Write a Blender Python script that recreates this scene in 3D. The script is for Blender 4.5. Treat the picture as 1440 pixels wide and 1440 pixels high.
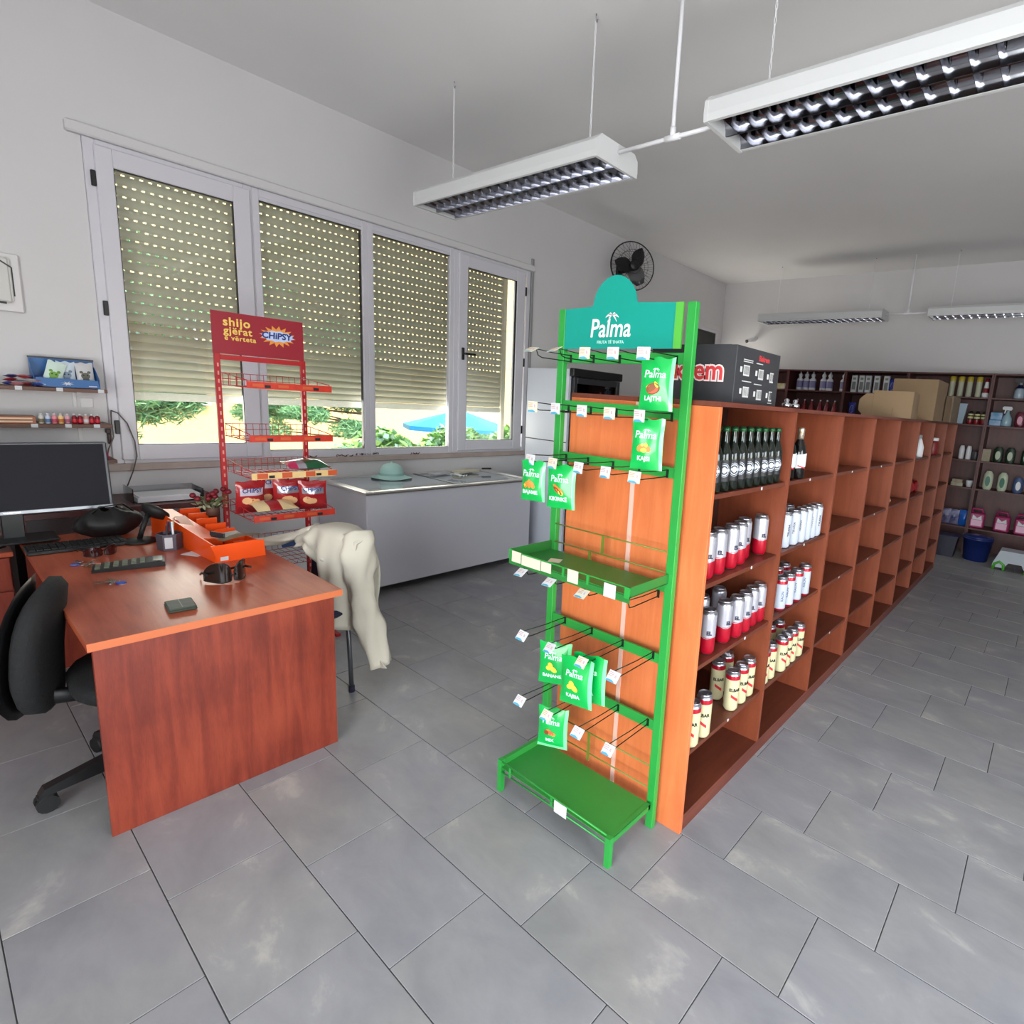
import bpy, math, random
from mathutils import Vector, Matrix
PI = math.pi
S = bpy.context.scene
COL = S.collection
for o in list(bpy.data.objects):
    bpy.data.objects.remove(o)
random.seed(7)

# ------------------------------------------------------------------ camera, world, sun, exposure
def rot_cam(yaw, pitch, roll):
    cy, sy, cp, sp, cr, sr = math.cos(yaw), math.sin(yaw), math.cos(pitch), math.sin(pitch), math.cos(roll), math.sin(roll)
    f = Vector((sy*cp, cy*cp, sp)); right = Vector((cy, -sy, 0)); up = right.cross(f)
    r2 = right*cr + up*sr; u2 = -right*sr + up*cr
    return Matrix((r2, u2, -f)).transposed(), f, r2, u2
FPX, PPX, PPY = 782.06, 887.13, 709.3
cam_d = bpy.data.cameras.new('camera'); cam = bpy.data.objects.new('camera', cam_d); COL.objects.link(cam)
MR, CF, CR_, CU = rot_cam(math.radians(-36.936), math.radians(-10.331), math.radians(4.0067))
CP = Vector((0, 0, 1.67))
cam.matrix_world = Matrix.Translation(CP) @ MR.to_4x4()
cam_d.sensor_width = 36; cam_d.lens = FPX/1440*36
cam_d.shift_x = (720-PPX)/1440; cam_d.shift_y = (PPY-720)/1440
cam_d.clip_start = 0.02; cam_d.clip_end = 200
S.camera = cam
def project(p):
    d = Vector(p)-CP
    z = d.dot(CF)
    if z < 0.05: return None
    return (FPX*d.dot(CR_)/z+PPX, -FPX*d.dot(CU)/z+PPY, z)

S.view_settings.view_transform = 'Standard'; S.view_settings.look = 'None'
S.view_settings.gamma = 1; S.view_settings.use_curve_mapping = False
S.view_settings.exposure = -0.12

w = bpy.data.worlds.new('world'); S.world = w; w.use_nodes = True
nt = w.node_tree; nt.nodes.clear()
sky = nt.nodes.new('ShaderNodeTexSky'); sky.sky_type = 'NISHITA'; sky.sun_disc = False
sky.sun_elevation = math.radians(60); sky.sun_rotation = math.radians(100); sky.dust_density = 2.0
bg = nt.nodes.new('ShaderNodeBackground'); bg.inputs['Strength'].default_value = 1.0
out = nt.nodes.new('ShaderNodeOutputWorld')
nt.links.new(sky.outputs[0], bg.inputs[0]); nt.links.new(bg.outputs[0], out.inputs[0])

sd = bpy.data.lights.new('sun', 'SUN'); sd.energy = 4.5; sd.angle = math.radians(1.0); sd.color = (1, .96, .88)
sun = bpy.data.objects.new('sun', sd); COL.objects.link(sun)
sun.rotation_euler = Vector((0.52, 0.16, 0.84)).to_track_quat('Z', 'Y').to_euler()

def area(name, loc, target, sx, sy, power, color):
    d = bpy.data.lights.new(name, 'AREA'); d.shape = 'RECTANGLE'; d.size = sx; d.size_y = sy; d.energy = power; d.color = color
    o = bpy.data.objects.new(name, d); COL.objects.link(o); o.location = loc
    o.rotation_euler = (Vector(loc)-Vector(target)).to_track_quat('Z', 'Y').to_euler()
    return o
# daylight through the glazed shop front behind the camera and through the window wall
area('shopfront_daylight', (.5, -2.42, 1.8), (-.2, 1.6, -.5), 3.0, 2.0, 175, (.93, .97, 1.0))
area('shopfront_pavement_bounce', (.5, -2.42, .7), (-1.2, 3.5, 3.9), 3.0, 1.0, 135, (1.0, .99, .97))
area('side_door_daylight', (2.52, 1.2, 1.6), (-.4, 1.5, -.8), 2.0, 2.0, 62, (.93, .97, 1.0))
area('side_door_pavement_bounce', (2.52, 1.2, .5), (-.5, 3.0, 3.9), 2.0, .8, 85, (1.0, .99, .97))
area('window_daylight', (-5.02, 2.6, 1.32), (0, 2.8, 1.4), 3.2, 0.4, 34, (1, .99, .94))
area('far_window_daylight', (-4.9, 8.3, 1.9), (-1, 7.6, 2.6), .7, 1.2, 34, (1, .94, .84))

# ------------------------------------------------------------------ colours and materials
def lin(c):
    c /= 255.0
    return c/12.92 if c <= .04045 else ((c+.055)/1.055)**2.4
def RGB(r, g, b): return (lin(r), lin(g), lin(b), 1)
MATS = {}
def mat(name, rgb, rough=.5, metal=0, spec=.5, noise=0, nscale=20, coat=0, bump=0, stretch=(1, 1, 1), rgb2=None, alpha=None, emit=None):
    if name in MATS: return MATS[name]
    m = bpy.data.materials.new(name); m.use_nodes = True; n = m.node_tree; b = n.nodes['Principled BSDF']
    b.inputs['Base Color'].default_value = RGB(*rgb); b.inputs['Roughness'].default_value = rough
    b.inputs['Metallic'].default_value = metal; b.inputs['Specular IOR Level'].default_value = spec
    b.inputs['Coat Weight'].default_value = coat
    if emit: b.inputs['Emission Color'].default_value = RGB(*rgb); b.inputs['Emission Strength'].default_value = emit
    if noise or bump or rgb2:
        tc = n.nodes.new('ShaderNodeTexCoord'); mp = n.nodes.new('ShaderNodeMapping'); mp.inputs['Scale'].default_value = stretch
        nz = n.nodes.new('ShaderNodeTexNoise'); nz.inputs['Scale'].default_value = nscale; nz.inputs['Detail'].default_value = 5
        n.links.new(tc.outputs['Object'], mp.inputs[0]); n.links.new(mp.outputs[0], nz.inputs[0])
        if noise or rgb2:
            rp = n.nodes.new('ShaderNodeValToRGB'); c1 = RGB(*rgb)
            if rgb2: c2 = RGB(*rgb2); rp.color_ramp.elements[0].position = .35; rp.color_ramp.elements[1].position = .65
            else:
                c2 = tuple(min(1, v*(1+noise)) for v in c1[:3])+(1,); c1 = tuple(v*(1-noise) for v in c1[:3])+(1,)
                rp.color_ramp.elements[0].position = .3; rp.color_ramp.elements[1].position = .7
            rp.color_ramp.elements[0].color = c1; rp.color_ramp.elements[1].color = c2
            n.links.new(nz.outputs[0], rp.inputs[0]); n.links.new(rp.outputs[0], b.inputs['Base Color'])
        if bump:
            bp = n.nodes.new('ShaderNodeBump'); bp.inputs['Strength'].default_value = bump; bp.inputs['Distance'].default_value = .01
            n.links.new(nz.outputs[0], bp.inputs['Height']); n.links.new(bp.outputs[0], b.inputs['Normal'])
    MATS[name] = m
    return m

def wood(name, c1, c2, c3, rough=.35, axis='z', scale=1.0):
    """laminate with long grain and soft cloudy figure"""
    m = bpy.data.materials.new(name); m.use_nodes = True; n = m.node_tree; b = n.nodes['Principled BSDF']
    b.inputs['Roughness'].default_value = rough; b.inputs['Specular IOR Level'].default_value = .45
    tc = n.nodes.new('ShaderNodeTexCoord')
    mp = n.nodes.new('ShaderNodeMapping')
    st = {'z': (9, 9, .9), 'x': (.9, 9, 9), 'y': (9, .9, 9)}[axis]
    mp.inputs['Scale'].default_value = tuple(s*scale for s in st)
    nz = n.nodes.new('ShaderNodeTexNoise'); nz.inputs['Scale'].default_value = 3.0; nz.inputs['Detail'].default_value = 6; nz.inputs['Distortion'].default_value = .6
    n2 = n.nodes.new('ShaderNodeTexNoise'); n2.inputs['Scale'].default_value = 40; n2.inputs['Detail'].default_value = 3
    n3 = n.nodes.new('ShaderNodeTexNoise'); n3.inputs['Scale'].default_value = 3.2; n3.inputs['Detail'].default_value = 3
    n.links.new(tc.outputs['Object'], mp.inputs[0]); n.links.new(mp.outputs[0], nz.inputs[0]); n.links.new(mp.outputs[0], n2.inputs[0]); n.links.new(tc.outputs['Object'], n3.inputs[0])
    a1 = n.nodes.new('ShaderNodeMath'); a1.operation = 'MULTIPLY_ADD'; a1.inputs[1].default_value = .45
    n.links.new(nz.outputs[0], a1.inputs[0])
    a2 = n.nodes.new('ShaderNodeMath'); a2.operation = 'MULTIPLY_ADD'; a2.inputs[1].default_value = .4; a2.inputs[2].default_value = 0
    n.links.new(n3.outputs[0], a2.inputs[0]); n.links.new(a2.outputs[0], a1.inputs[2])
    a3 = n.nodes.new('ShaderNodeMath'); a3.operation = 'MULTIPLY_ADD'; a3.inputs[1].default_value = .15
    n.links.new(n2.outputs[0], a3.inputs[0]); n.links.new(a1.outputs[0], a3.inputs[2])
    rp = n.nodes.new('ShaderNodeValToRGB'); e = rp.color_ramp.elements
    e[0].position = .38; e[0].color = RGB(*c1); e[1].position = .62; e[1].color = RGB(*c3)
    k = e.new(.5); k.color = RGB(*c2)
    n.links.new(a3.outputs[0], rp.inputs[0]); n.links.new(rp.outputs[0], b.inputs['Base Color'])
    MATS[name] = m
    return m

M_wall = mat('white_wall_paint', (210, 208, 209), .75, noise=.015, nscale=2.5, bump=.05)
M_ceil = mat('white_ceiling_paint', (230, 229, 229), .8, noise=.02, nscale=1.2, bump=.04)
M_pvc = mat('white_pvc', (208, 206, 213), .35)
M_pvc2 = mat('aged_white_pvc', (214, 211, 212), .4)
M_black = mat('black_plastic', (18, 18, 20), .4)
M_rub = mat('black_rubber', (14, 14, 15), .6)
M_dgrey = mat('dark_grey_plastic', (48, 48, 52), .45)
M_grey = mat('grey_metal', (120, 121, 124), .4, .6)
M_chrome = mat('bright_metal', (200, 200, 205), .25, 1)
M_white = mat('white_enamel', (232, 232, 236), .35)
M_green = mat('green_enamel', (42, 150, 62), .38, noise=.05, nscale=8)
M_greenD = mat('green_tray_enamel', (38, 120, 50), .42, noise=.05, nscale=5)
M_teal = mat('teal_print', (0, 150, 134), .45)
M_red = mat('red_enamel', (176, 28, 34), .4)
M_redsign = mat('crimson_print', (150, 24, 42), .5)
M_orange = mat('orange_plastic', (240, 82, 14), .35)
M_paper = mat('white_paper', (206, 207, 210), .7)
M_cream = mat('cream_paper', (210, 205, 182), .7)
M_card = mat('cardboard', (124, 102, 76), .8, noise=.05, nscale=6)
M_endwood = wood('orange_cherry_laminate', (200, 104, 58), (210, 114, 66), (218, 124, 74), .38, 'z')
M_divwood = wood('dimmed_cherry_laminate', (118, 56, 34), (128, 63, 39), (138, 70, 44), .42, 'z')  # end-panel laminate darkened: dimness of the far bays put into its colour
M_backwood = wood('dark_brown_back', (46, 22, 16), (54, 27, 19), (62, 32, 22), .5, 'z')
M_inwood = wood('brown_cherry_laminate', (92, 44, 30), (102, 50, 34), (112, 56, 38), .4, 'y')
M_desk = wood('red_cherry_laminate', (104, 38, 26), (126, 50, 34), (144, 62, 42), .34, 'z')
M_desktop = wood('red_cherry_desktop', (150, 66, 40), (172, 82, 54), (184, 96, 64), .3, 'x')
M_darkwood = wood('dark_mahogany_laminate', (70, 34, 34), (80, 40, 38), (90, 46, 42), .45, 'z')
M_grout = mat('dark_grout', (70, 70, 70), .9)

def tile_mat():
    m = bpy.data.materials.new('grey_stone_tile'); m.use_nodes = True; n = m.node_tree; b = n.nodes['Principled BSDF']
    geo = n.nodes.new('ShaderNodeNewGeometry'); oi = n.nodes.new('ShaderNodeObjectInfo')
    mul = n.nodes.new('ShaderNodeMath'); mul.operation = 'MULTIPLY'; mul.inputs[1].default_value = 37.0
    n.links.new(oi.outputs['Random'], mul.inputs[0])
    add = n.nodes.new('ShaderNodeVectorMath'); add.operation = 'ADD'
    n.links.new(geo.outputs['Position'], add.inputs[0]); n.links.new(mul.outputs[0], add.inputs[1])
    mp = n.nodes.new('ShaderNodeMapping'); mp.inputs['Rotation'].default_value = (0, 0, .6); mp.inputs['Scale'].default_value = (1, 1.7, 1)
    n.links.new(add.outputs[0], mp.inputs[0])
    a = n.nodes.new('ShaderNodeTexNoise'); a.inputs['Scale'].default_value = 3.2; a.inputs['Detail'].default_value = 8; a.inputs['Roughness'].default_value = .62; a.inputs['Distortion'].default_value = .35
    n.links.new(mp.outputs[0], a.inputs[0])
    r1 = n.nodes.new('ShaderNodeValToRGB'); e = r1.color_ramp.elements
    e[0].position = .3; e[0].color = RGB(138, 139, 142); e[1].position = .6; e[1].color = RGB(156, 156, 157)
    k = e.new(.72); k.color = RGB(184, 182, 177)
    n.links.new(a.outputs[0], r1.inputs[0])
    c = n.nodes.new('ShaderNodeTexNoise'); c.inputs['Scale'].default_value = 1.6; c.inputs['Detail'].default_value = 2
    n.links.new(add.outputs[0], c.inputs[0])
    r2 = n.nodes.new('ShaderNodeValToRGB'); r2.color_ramp.elements[0].color = RGB(238, 236, 248); r2.color_ramp.elements[1].color = RGB(255, 252, 240)
    n.links.new(c.outputs[0], r2.inputs[0])
    mx = n.nodes.new('ShaderNodeMixRGB'); mx.blend_type = 'MULTIPLY'; mx.inputs[0].default_value = 1
    n.links.new(r1.outputs[0], mx.inputs[1]); n.links.new(r2.outputs[0], mx.inputs[2]); n.links.new(mx.outputs[0], b.inputs['Base Color'])
    rr = n.nodes.new('ShaderNodeMapRange'); rr.inputs[3].default_value = .36; rr.inputs[4].default_value = .5
    n.links.new(a.outputs[0], rr.inputs[0]); n.links.new(rr.outputs[0], b.inputs['Roughness'])
    bp = n.nodes.new('ShaderNodeBump'); bp.inputs['Strength'].default_value = .12; bp.inputs['Distance'].default_value = .004
    n.links.new(a.outputs[0], bp.inputs['Height']); n.links.new(bp.outputs[0], b.inputs['Normal'])
    return m
M_tile = tile_mat()

def slat_mat():
    m = bpy.data.materials.new('beige_shutter_plastic'); m.use_nodes = True; n = m.node_tree
    b = n.nodes['Principled BSDF']; b.inputs['Base Color'].default_value = RGB(204, 200, 182); b.inputs['Roughness'].default_value = .5
    t = n.nodes.new('ShaderNodeBsdfTranslucent'); t.inputs[0].default_value = RGB(214, 211, 192)
    mx = n.nodes.new('ShaderNodeMixShader'); mx.inputs[0].default_value = .22
    n.links.new(b.outputs[0], mx.inputs[1]); n.links.new(t.outputs[0], mx.inputs[2])
    n.links.new(mx.outputs[0], n.nodes['Material Output'].inputs[0])
    return m
M_slat = slat_mat()
def glass_mat(name, tint=(1, 1, 1, 1), mixv=.06, rough=.02):
    m = bpy.data.materials.new(name); m.use_nodes = True; n = m.node_tree; n.nodes.remove(n.nodes['Principled BSDF'])
    tr = n.nodes.new('ShaderNodeBsdfTransparent'); tr.inputs[0].default_value = tint
    gl = n.nodes.new('ShaderNodeBsdfGlossy'); gl.inputs['Roughness'].default_value = rough
    fr = n.nodes.new('ShaderNodeFresnel'); fr.inputs[0].default_value = 1.45
    mx = n.nodes.new('ShaderNodeMixShader')
    ad = n.nodes.new('ShaderNodeMath'); ad.operation = 'ADD'; ad.inputs[1].default_value = mixv-.04; ad.use_clamp = True
    n.links.new(fr.outputs[0], ad.inputs[0]); n.links.new(ad.outputs[0], mx.inputs[0])
    n.links.new(tr.outputs[0], mx.inputs[1]); n.links.new(gl.outputs[0], mx.inputs[2]); n.links.new(mx.outputs[0], n.nodes['Material Output'].inputs[0])
    return m
M_glass = glass_mat('window_glass', (.97, .99, .97, 1))
M_clear = glass_mat('clear_plastic', (.85, .87, .88, 1), .12, .1)
M_darkglass = glass_mat('cooler_glass', (.45, .47, .48, 1), .1)
M_mirror = mat('polished_aluminium', (150, 151, 158), .13, 1)

# ------------------------------------------------------------------ mesh builder
class MB:
    def __init__(s): s.v = []; s.f = []; s.m = []; s.sm = []
    def add(s, vs, fs, mi=0, smooth=False, M=None):
        o = len(s.v)
        for p in vs:
            p = Vector(p)
            if M is not None: p = M @ p
            s.v.append(p)
        for f in fs:
            s.f.append([o+i for i in f]); s.m.append(mi); s.sm.append(smooth)
        return s
    def box(s, x0, x1, y0, y1, z0, z1, mi=0, M=None, bev=0):
        if bev:
            b = bev; vs = []; 
            for z, i in ((z0, b), (z0+b, 0), (z1-b, 0), (z1, b)):
                for (x, y) in ((x0+b+i, y0+i), (x1-b-i, y0+i), (x1-i, y0+b+i), (x1-i, y1-b-i), (x1-b-i, y1-i), (x0+b+i, y1-i), (x0+i, y1-b-i), (x0+i, y0+b+i)):
                    vs.append((x, y, z))
            fs = [[7, 6, 5, 4, 3, 2, 1, 0], [24+i for i in range(8)]]
            for k in range(3):
                for i in range(8): fs.append([k*8+i, k*8+(i+1) % 8, k*8+8+(i+1) % 8, k*8+8+i])
            return s.add(vs, fs, mi, False, M)
        vs = [(x0, y0, z0), (x1, y0, z0), (x1, y1, z0), (x0, y1, z0), (x0, y0, z1), (x1, y0, z1), (x1, y1, z1), (x0, y1, z1)]
        return s.add(vs, [[3, 2, 1, 0], [4, 5, 6, 7], [0, 1, 5, 4], [1, 2, 6, 5], [2, 3, 7, 6], [3, 0, 4, 7]], mi, False, M)
    def prism(s, pts, a0, a1, axis='y', mi=0, M=None):
        """polygon pts (p,q) extruded along axis; y: (x,z), x: (y,z), z: (x,y)"""
        n = len(pts)
        def P(p, a): return {'y': (p[0], a, p[1]), 'x': (a, p[0], p[1]), 'z': (p[0], p[1], a)}[axis]
        vs = [P(p, a0) for p in pts]+[P(p, a1) for p in pts]
        fs = [list(range(n)), list(range(2*n-1, n-1, -1))]+[[i, i+n, (i+1) % n+n, (i+1) % n] for i in range(n)]
        return s.add(vs, fs, mi, False, M)
    def lathe(s, prof, seg=16, M=None, mis=None, mi=0, smooth=True, caps=True):
        vs = []; fs = []; base = len(s.f)
        for r, z in prof:
            for i in range(seg):
                a = 2*PI*i/seg; vs.append((r*math.cos(a), r*math.sin(a), z))
        k0 = len(s.f)
        s.add(vs, [], 0)
        o = len(s.v)-len(vs)
        for j in range(len(prof)-1):
            for i in range(seg):
                i2 = (i+1) % seg
                s.f.append([o+j*seg+i, o+j*seg+i2, o+(j+1)*seg+i2, o+(j+1)*seg+i]); s.m.append(mis[j] if mis else mi); s.sm.append(smooth)
        if caps:
            s.f.append([o+i for i in range(seg-1, -1, -1)]); s.m.append(mis[0] if mis else mi); s.sm.append(False)
            s.f.append([o+(len(prof)-1)*seg+i for i in range(seg)]); s.m.append(mis[-1] if mis else mi); s.sm.append(False)
        if M is not None:
            for i in range(o, len(s.v)): s.v[i] = M @ s.v[i]
        return s
    def cyl(s, p0, p1, r, seg=8, mi=0, r1=None, smooth=True, M=None):
        p0 = Vector(p0); p1 = Vector(p1); d = p1-p0
        q = d.to_track_quat('Z', 'Y').to_matrix().to_4x4(); T = Matrix.Translation(p0) @ q
        if M is not None: T = M @ T
        return s.lathe([(r, 0), (r if r1 is None else r1, d.length)], seg, T, mi=mi, smooth=smooth)
    def tube(s, pts, r, seg=6, mi=0, closed=False, M=None, radii=None, flat=1.0, smooth=True):
        pts = [Vector(p) for p in pts]; n = len(pts); rings = []
        up = Vector((0, 0, 1)); prev = None
        for i, p in enumerate(pts):
            a = pts[(i-1) % n] if (closed or i > 0) else p; b = pts[(i+1) % n] if (closed or i < n-1) else p
            t = (b-a).normalized()
            if prev is None: x = t.cross(up) if abs(t.dot(up)) < .95 else t.cross(Vector((1, 0, 0)))
            else: x = prev-t*prev.dot(t)
            x.normalize(); prev = x; y = t.cross(x); rr = radii[i] if radii else r
            rings.append([p+x*rr*math.cos(2*PI*k/seg)+y*rr*flat*math.sin(2*PI*k/seg) for k in range(seg)])
        vs = [v for rg in rings for v in rg]; fs = []
        m = n if closed else n-1
        for i in range(m):
            j = (i+1) % n
            for k in range(seg): fs.append([i*seg+k, i*seg+(k+1) % seg, j*seg+(k+1) % seg, j*seg+k])
        if not closed: fs += [list(range(seg-1, -1, -1)), [(n-1)*seg+k for k in range(seg)]]
        return s.add(vs, fs, mi, smooth, M)
    def grid(s, nu, nv, fn, mi=0, smooth=True, M=None, mif=None, back=None):
        vs = [fn(i/nu, j/nv) for j in range(nv+1) for i in range(nu+1)]; W = nu+1
        o = len(s.v); s.add(vs, [], 0, M=M)
        for j in range(nv):
            for i in range(nu):
                s.f.append([o+j*W+i, o+j*W+i+1, o+(j+1)*W+i+1, o+(j+1)*W+i]); s.m.append(mif((i+.5)/nu, (j+.5)/nv) if mif else mi); s.sm.append(smooth)
        return s
    def mesh(s, name, mats):
        me = bpy.data.meshes.new(name); me.from_pydata([tuple(v) for v in s.v], [], s.f)
        for m in (mats if isinstance(mats, (list, tuple)) else [mats]): me.materials.append(m)
        me.polygons.foreach_set('material_index', s.m); me.polygons.foreach_set('use_smooth', s.sm); me.update()
        return me
    def obj(s, name, mats, parent=None, loc=None, rot=None):
        return link(name, s.mesh(name, mats), parent, loc, rot)
def link(name, data, parent=None, loc=None, rot=None):
    o = bpy.data.objects.new(name, data); COL.objects.link(o)
    if parent is not None: o.parent = parent
    if loc is not None: o.location = loc
    if rot is not None: o.rotation_euler = rot
    return o
def tag(o, label=None, cat=None, group=None, kind=None):
    if label: o['label'] = label
    if cat: o['category'] = cat
    if group: o['group'] = group
    if kind: o['kind'] = kind
    return o
def thing(name, label, cat, loc=(0, 0, 0), rz=0, group=None):
    return tag(link(name, None, None, loc, (0, 0, rz)), label, cat, group)
def struct(name, mb, mats, label=None): return tag(mb.obj(name, mats), label, None, None, 'structure')
def dup(root, loc=None, rz=None, label=None, group=None):
    def cp(o, par):
        c = o.copy(); COL.objects.link(c)
        if par is not None: c.parent = par
        for ch in kids.get(o, []): cp(ch, c)
        return c
    kids = {}
    def walk(o):
        kids[o] = list(o.children)
        for c in o.children: walk(c)
    walk(root)
    r = cp(root, None)
    if loc is not None: r.location = loc
    if rz is not None: r.rotation_euler = (0, 0, rz)
    if label: r['label'] = label
    if group: r['group'] = group
    return r

def text_mb(txt, size, bold=.0, shear=0, ext=.001, align='CENTER', space=1.0):
    cu = bpy.data.curves.new('lettering', 'FONT'); cu.body = txt; cu.size = size; cu.extrude = ext; cu.offset = bold; cu.shear = shear
    cu.align_x = align; cu.align_y = 'CENTER'; cu.space_character = space; cu.resolution_u = 3
    to = bpy.data.objects.new('lettering_tmp', cu); COL.objects.link(to)
    dg = bpy.context.evaluated_depsgraph_get(); me = bpy.data.meshes.new_from_object(to.evaluated_get(dg))
    b = MB(); b.add([v.co.copy() for v in me.vertices], [list(p.vertices) for p in me.polygons])
    bpy.data.objects.remove(to); bpy.data.meshes.remove(me); bpy.data.curves.remove(cu)
    return b
RX = Matrix.Rotation(PI/2, 4, 'X')                     # text lying in XZ, read from -y
def face_mat(loc, rz=0): return Matrix.Translation(loc) @ Matrix.Rotation(rz, 4, 'Z') @ RX
def put(b, M):
    b.v = [M @ v for v in b.v]; return b
def wrap(b, r, z0=0, a0=-PI/2, rot90=False):
    """wrap flat lettering round a vertical cylinder of radius r, centred on angle a0"""
    nv = []
    for v in b.v:
        x, y, z = v
        if rot90: x, y = -y, x
        a = a0+x/r; nv.append(Vector(((r+z)*math.cos(a), (r+z)*math.sin(a), z0+y)))
    b.v = nv; return b
def ordn(i): return ['first', 'second', 'third', 'fourth', 'fifth', 'sixth', 'seventh', 'eighth', 'ninth', 'tenth', 'eleventh', 'twelfth'][i]
def star(n, r0, r1, cx=0, cy=0, sx=1, sy=1):
    return [(cx+(r0 if i % 2 else r1)*math.cos(PI*i/n+.1)*sx, cy+(r0 if i % 2 else r1)*math.sin(PI*i/n+.1)*sy) for i in range(2*n)]

# ================================================================== ROOM SHELL
XW, XE, YS, YN, ZC = -4.95, 2.6, -2.5, 8.86, 3.775
struct('ceiling', MB().box(XW-.3, XE+.2, YS-.2, YN+.2, ZC, ZC+.15), M_ceil)
wl = MB()   # window wall with two openings
WY0, WY1, WZ0, WZ1 = .835, 4.425, 1.035, 3.02
VY0, VY1, VZ0, VZ1 = 7.93, 8.68, 1.2, 2.98  # far opening runs lower, unseen, to let light in below its shutter
wx0 = XW-.26
wl.box(wx0, XW, YS-.2, WY0, 0, ZC).box(wx0, XW, WY0, WY1, 0, WZ0).box(wx0, XW, WY0, WY1, WZ1, ZC)
wl.box(wx0, XW, WY1, VY0, 0, ZC).box(wx0, XW, VY0, VY1, 0, VZ0).box(wx0, XW, VY0, VY1, VZ1, ZC).box(wx0, XW, VY1, YN+.2, 0, ZC)
struct('wall_left', wl, M_wall)
struct('wall_back', MB().box(XW, XE+.2, YN, YN+.2, 0, ZC), M_wall)
wr = MB().box(XE, XE+.2, YS-.2, .1, 0, ZC).box(XE, XE+.2, 2.3, YN, 0, ZC).box(XE, XE+.2, .1, 2.3, 2.7, ZC)
struct('wall_right', wr, M_wall)
wf = MB().box(XW, -.95, YS-.2, YS, 0, ZC).box(-.95, 2.4, YS-.2, YS, 2.95, ZC).box(2.4, XE, YS-.2, YS, 0, ZC)
struct('wall_front', wf, M_wall)
# glazed shop front behind the camera
dr = MB()
for x in (-.95, .685, 2.32): dr.box(x, x+.08, YS-.12, YS-.04, 0, 2.95)
dr.box(-.95, 2.4, YS-.12, YS-.04, 2.87, 2.95).box(-.95, 2.4, YS-.12, YS-.04, 0, .1)
door = struct('door_1', dr, M_pvc)
for x in (-.87, .765): MB().box(x, x+1.555, YS-.085, YS-.079, .1, 2.87).obj('pane', M_glass, door)
dr = MB()
for y in (.1, 1.16, 2.22): dr.box(XE+.04, XE+.12, y, y+.08, 0, 2.7)
dr.box(XE+.04, XE+.12, .1, 2.3, 2.62, 2.7).box(XE+.04, XE+.12, .1, 2.3, 0, .1)
door2 = struct('door_2', dr, M_pvc)
for y in (.18, 1.24): MB().box(XE+.075, XE+.081, y, y+.98, .1, 2.62).obj('pane', M_glass, door2)

# floor: a grout bed and every tile
fl = struct('floor', MB().box(XW-.0, XE, YS, YN, -.12, -.0025), M_grout)
TW, TD = .5445, .3408
tiles = []
tm = MB().box(-TW/2+.0016, TW/2-.0016, -TD/2+.0016, TD/2-.0016, -.01, 0, bev=.0012).mesh('floor_tile', M_tile)
for k in range(-8, 26):
    y0 = .028+TD*k; xo = -1.660+.1825*k
    xo -= TW*math.ceil((xo-XW)/TW)
    x = xo
    while x < XE:
        cx, cy = x+TW/2, y0+TD/2
        x0c, x1c = max(x, XW), min(x+TW, XE); y1c = min(y0+TD, YN)
        if x1c-x0c > .03 and y1c-y0 > .03 and y0 > YS:
            full = (x1c-x0c > TW-.001 and y1c-y0 > TD-.001)
            vis = False; sz = 0
            for q in ((cx, cy), (x0c, y0), (x1c, y0), (x0c, y1c), (x1c, y1c)):
                pr = project((q[0], q[1], 0))
                if pr and -5 < pr[0] < 1445 and -5 < pr[1] < 1445: vis = True; sz = max(sz, 1/pr[2])
            tiles.append((vis, sz, full, x0c, x1c, y0, y1c))
        x += TW
tiles.sort(key=lambda t: (-t[0], -t[1]))
rest = MB()
for i, (vis, sz, full, a, b, c, d) in enumerate(tiles):
    if i < 290 and vis:
        if full: link('floor_tile', tm, fl, ((a+b)/2, (c+d)/2, 0))
        else: MB().box(a+.0016, b-.0016, c+.0016, d-.0016, -.01, 0, bev=.0012).obj('floor_tile', M_tile, fl)
    else: rest.box(a+.0016, b-.0016, c+.0016, d-.0016, -.01, 0)
tag(rest.obj('floor_tiles', M_tile, fl), kind='stuff')

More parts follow.
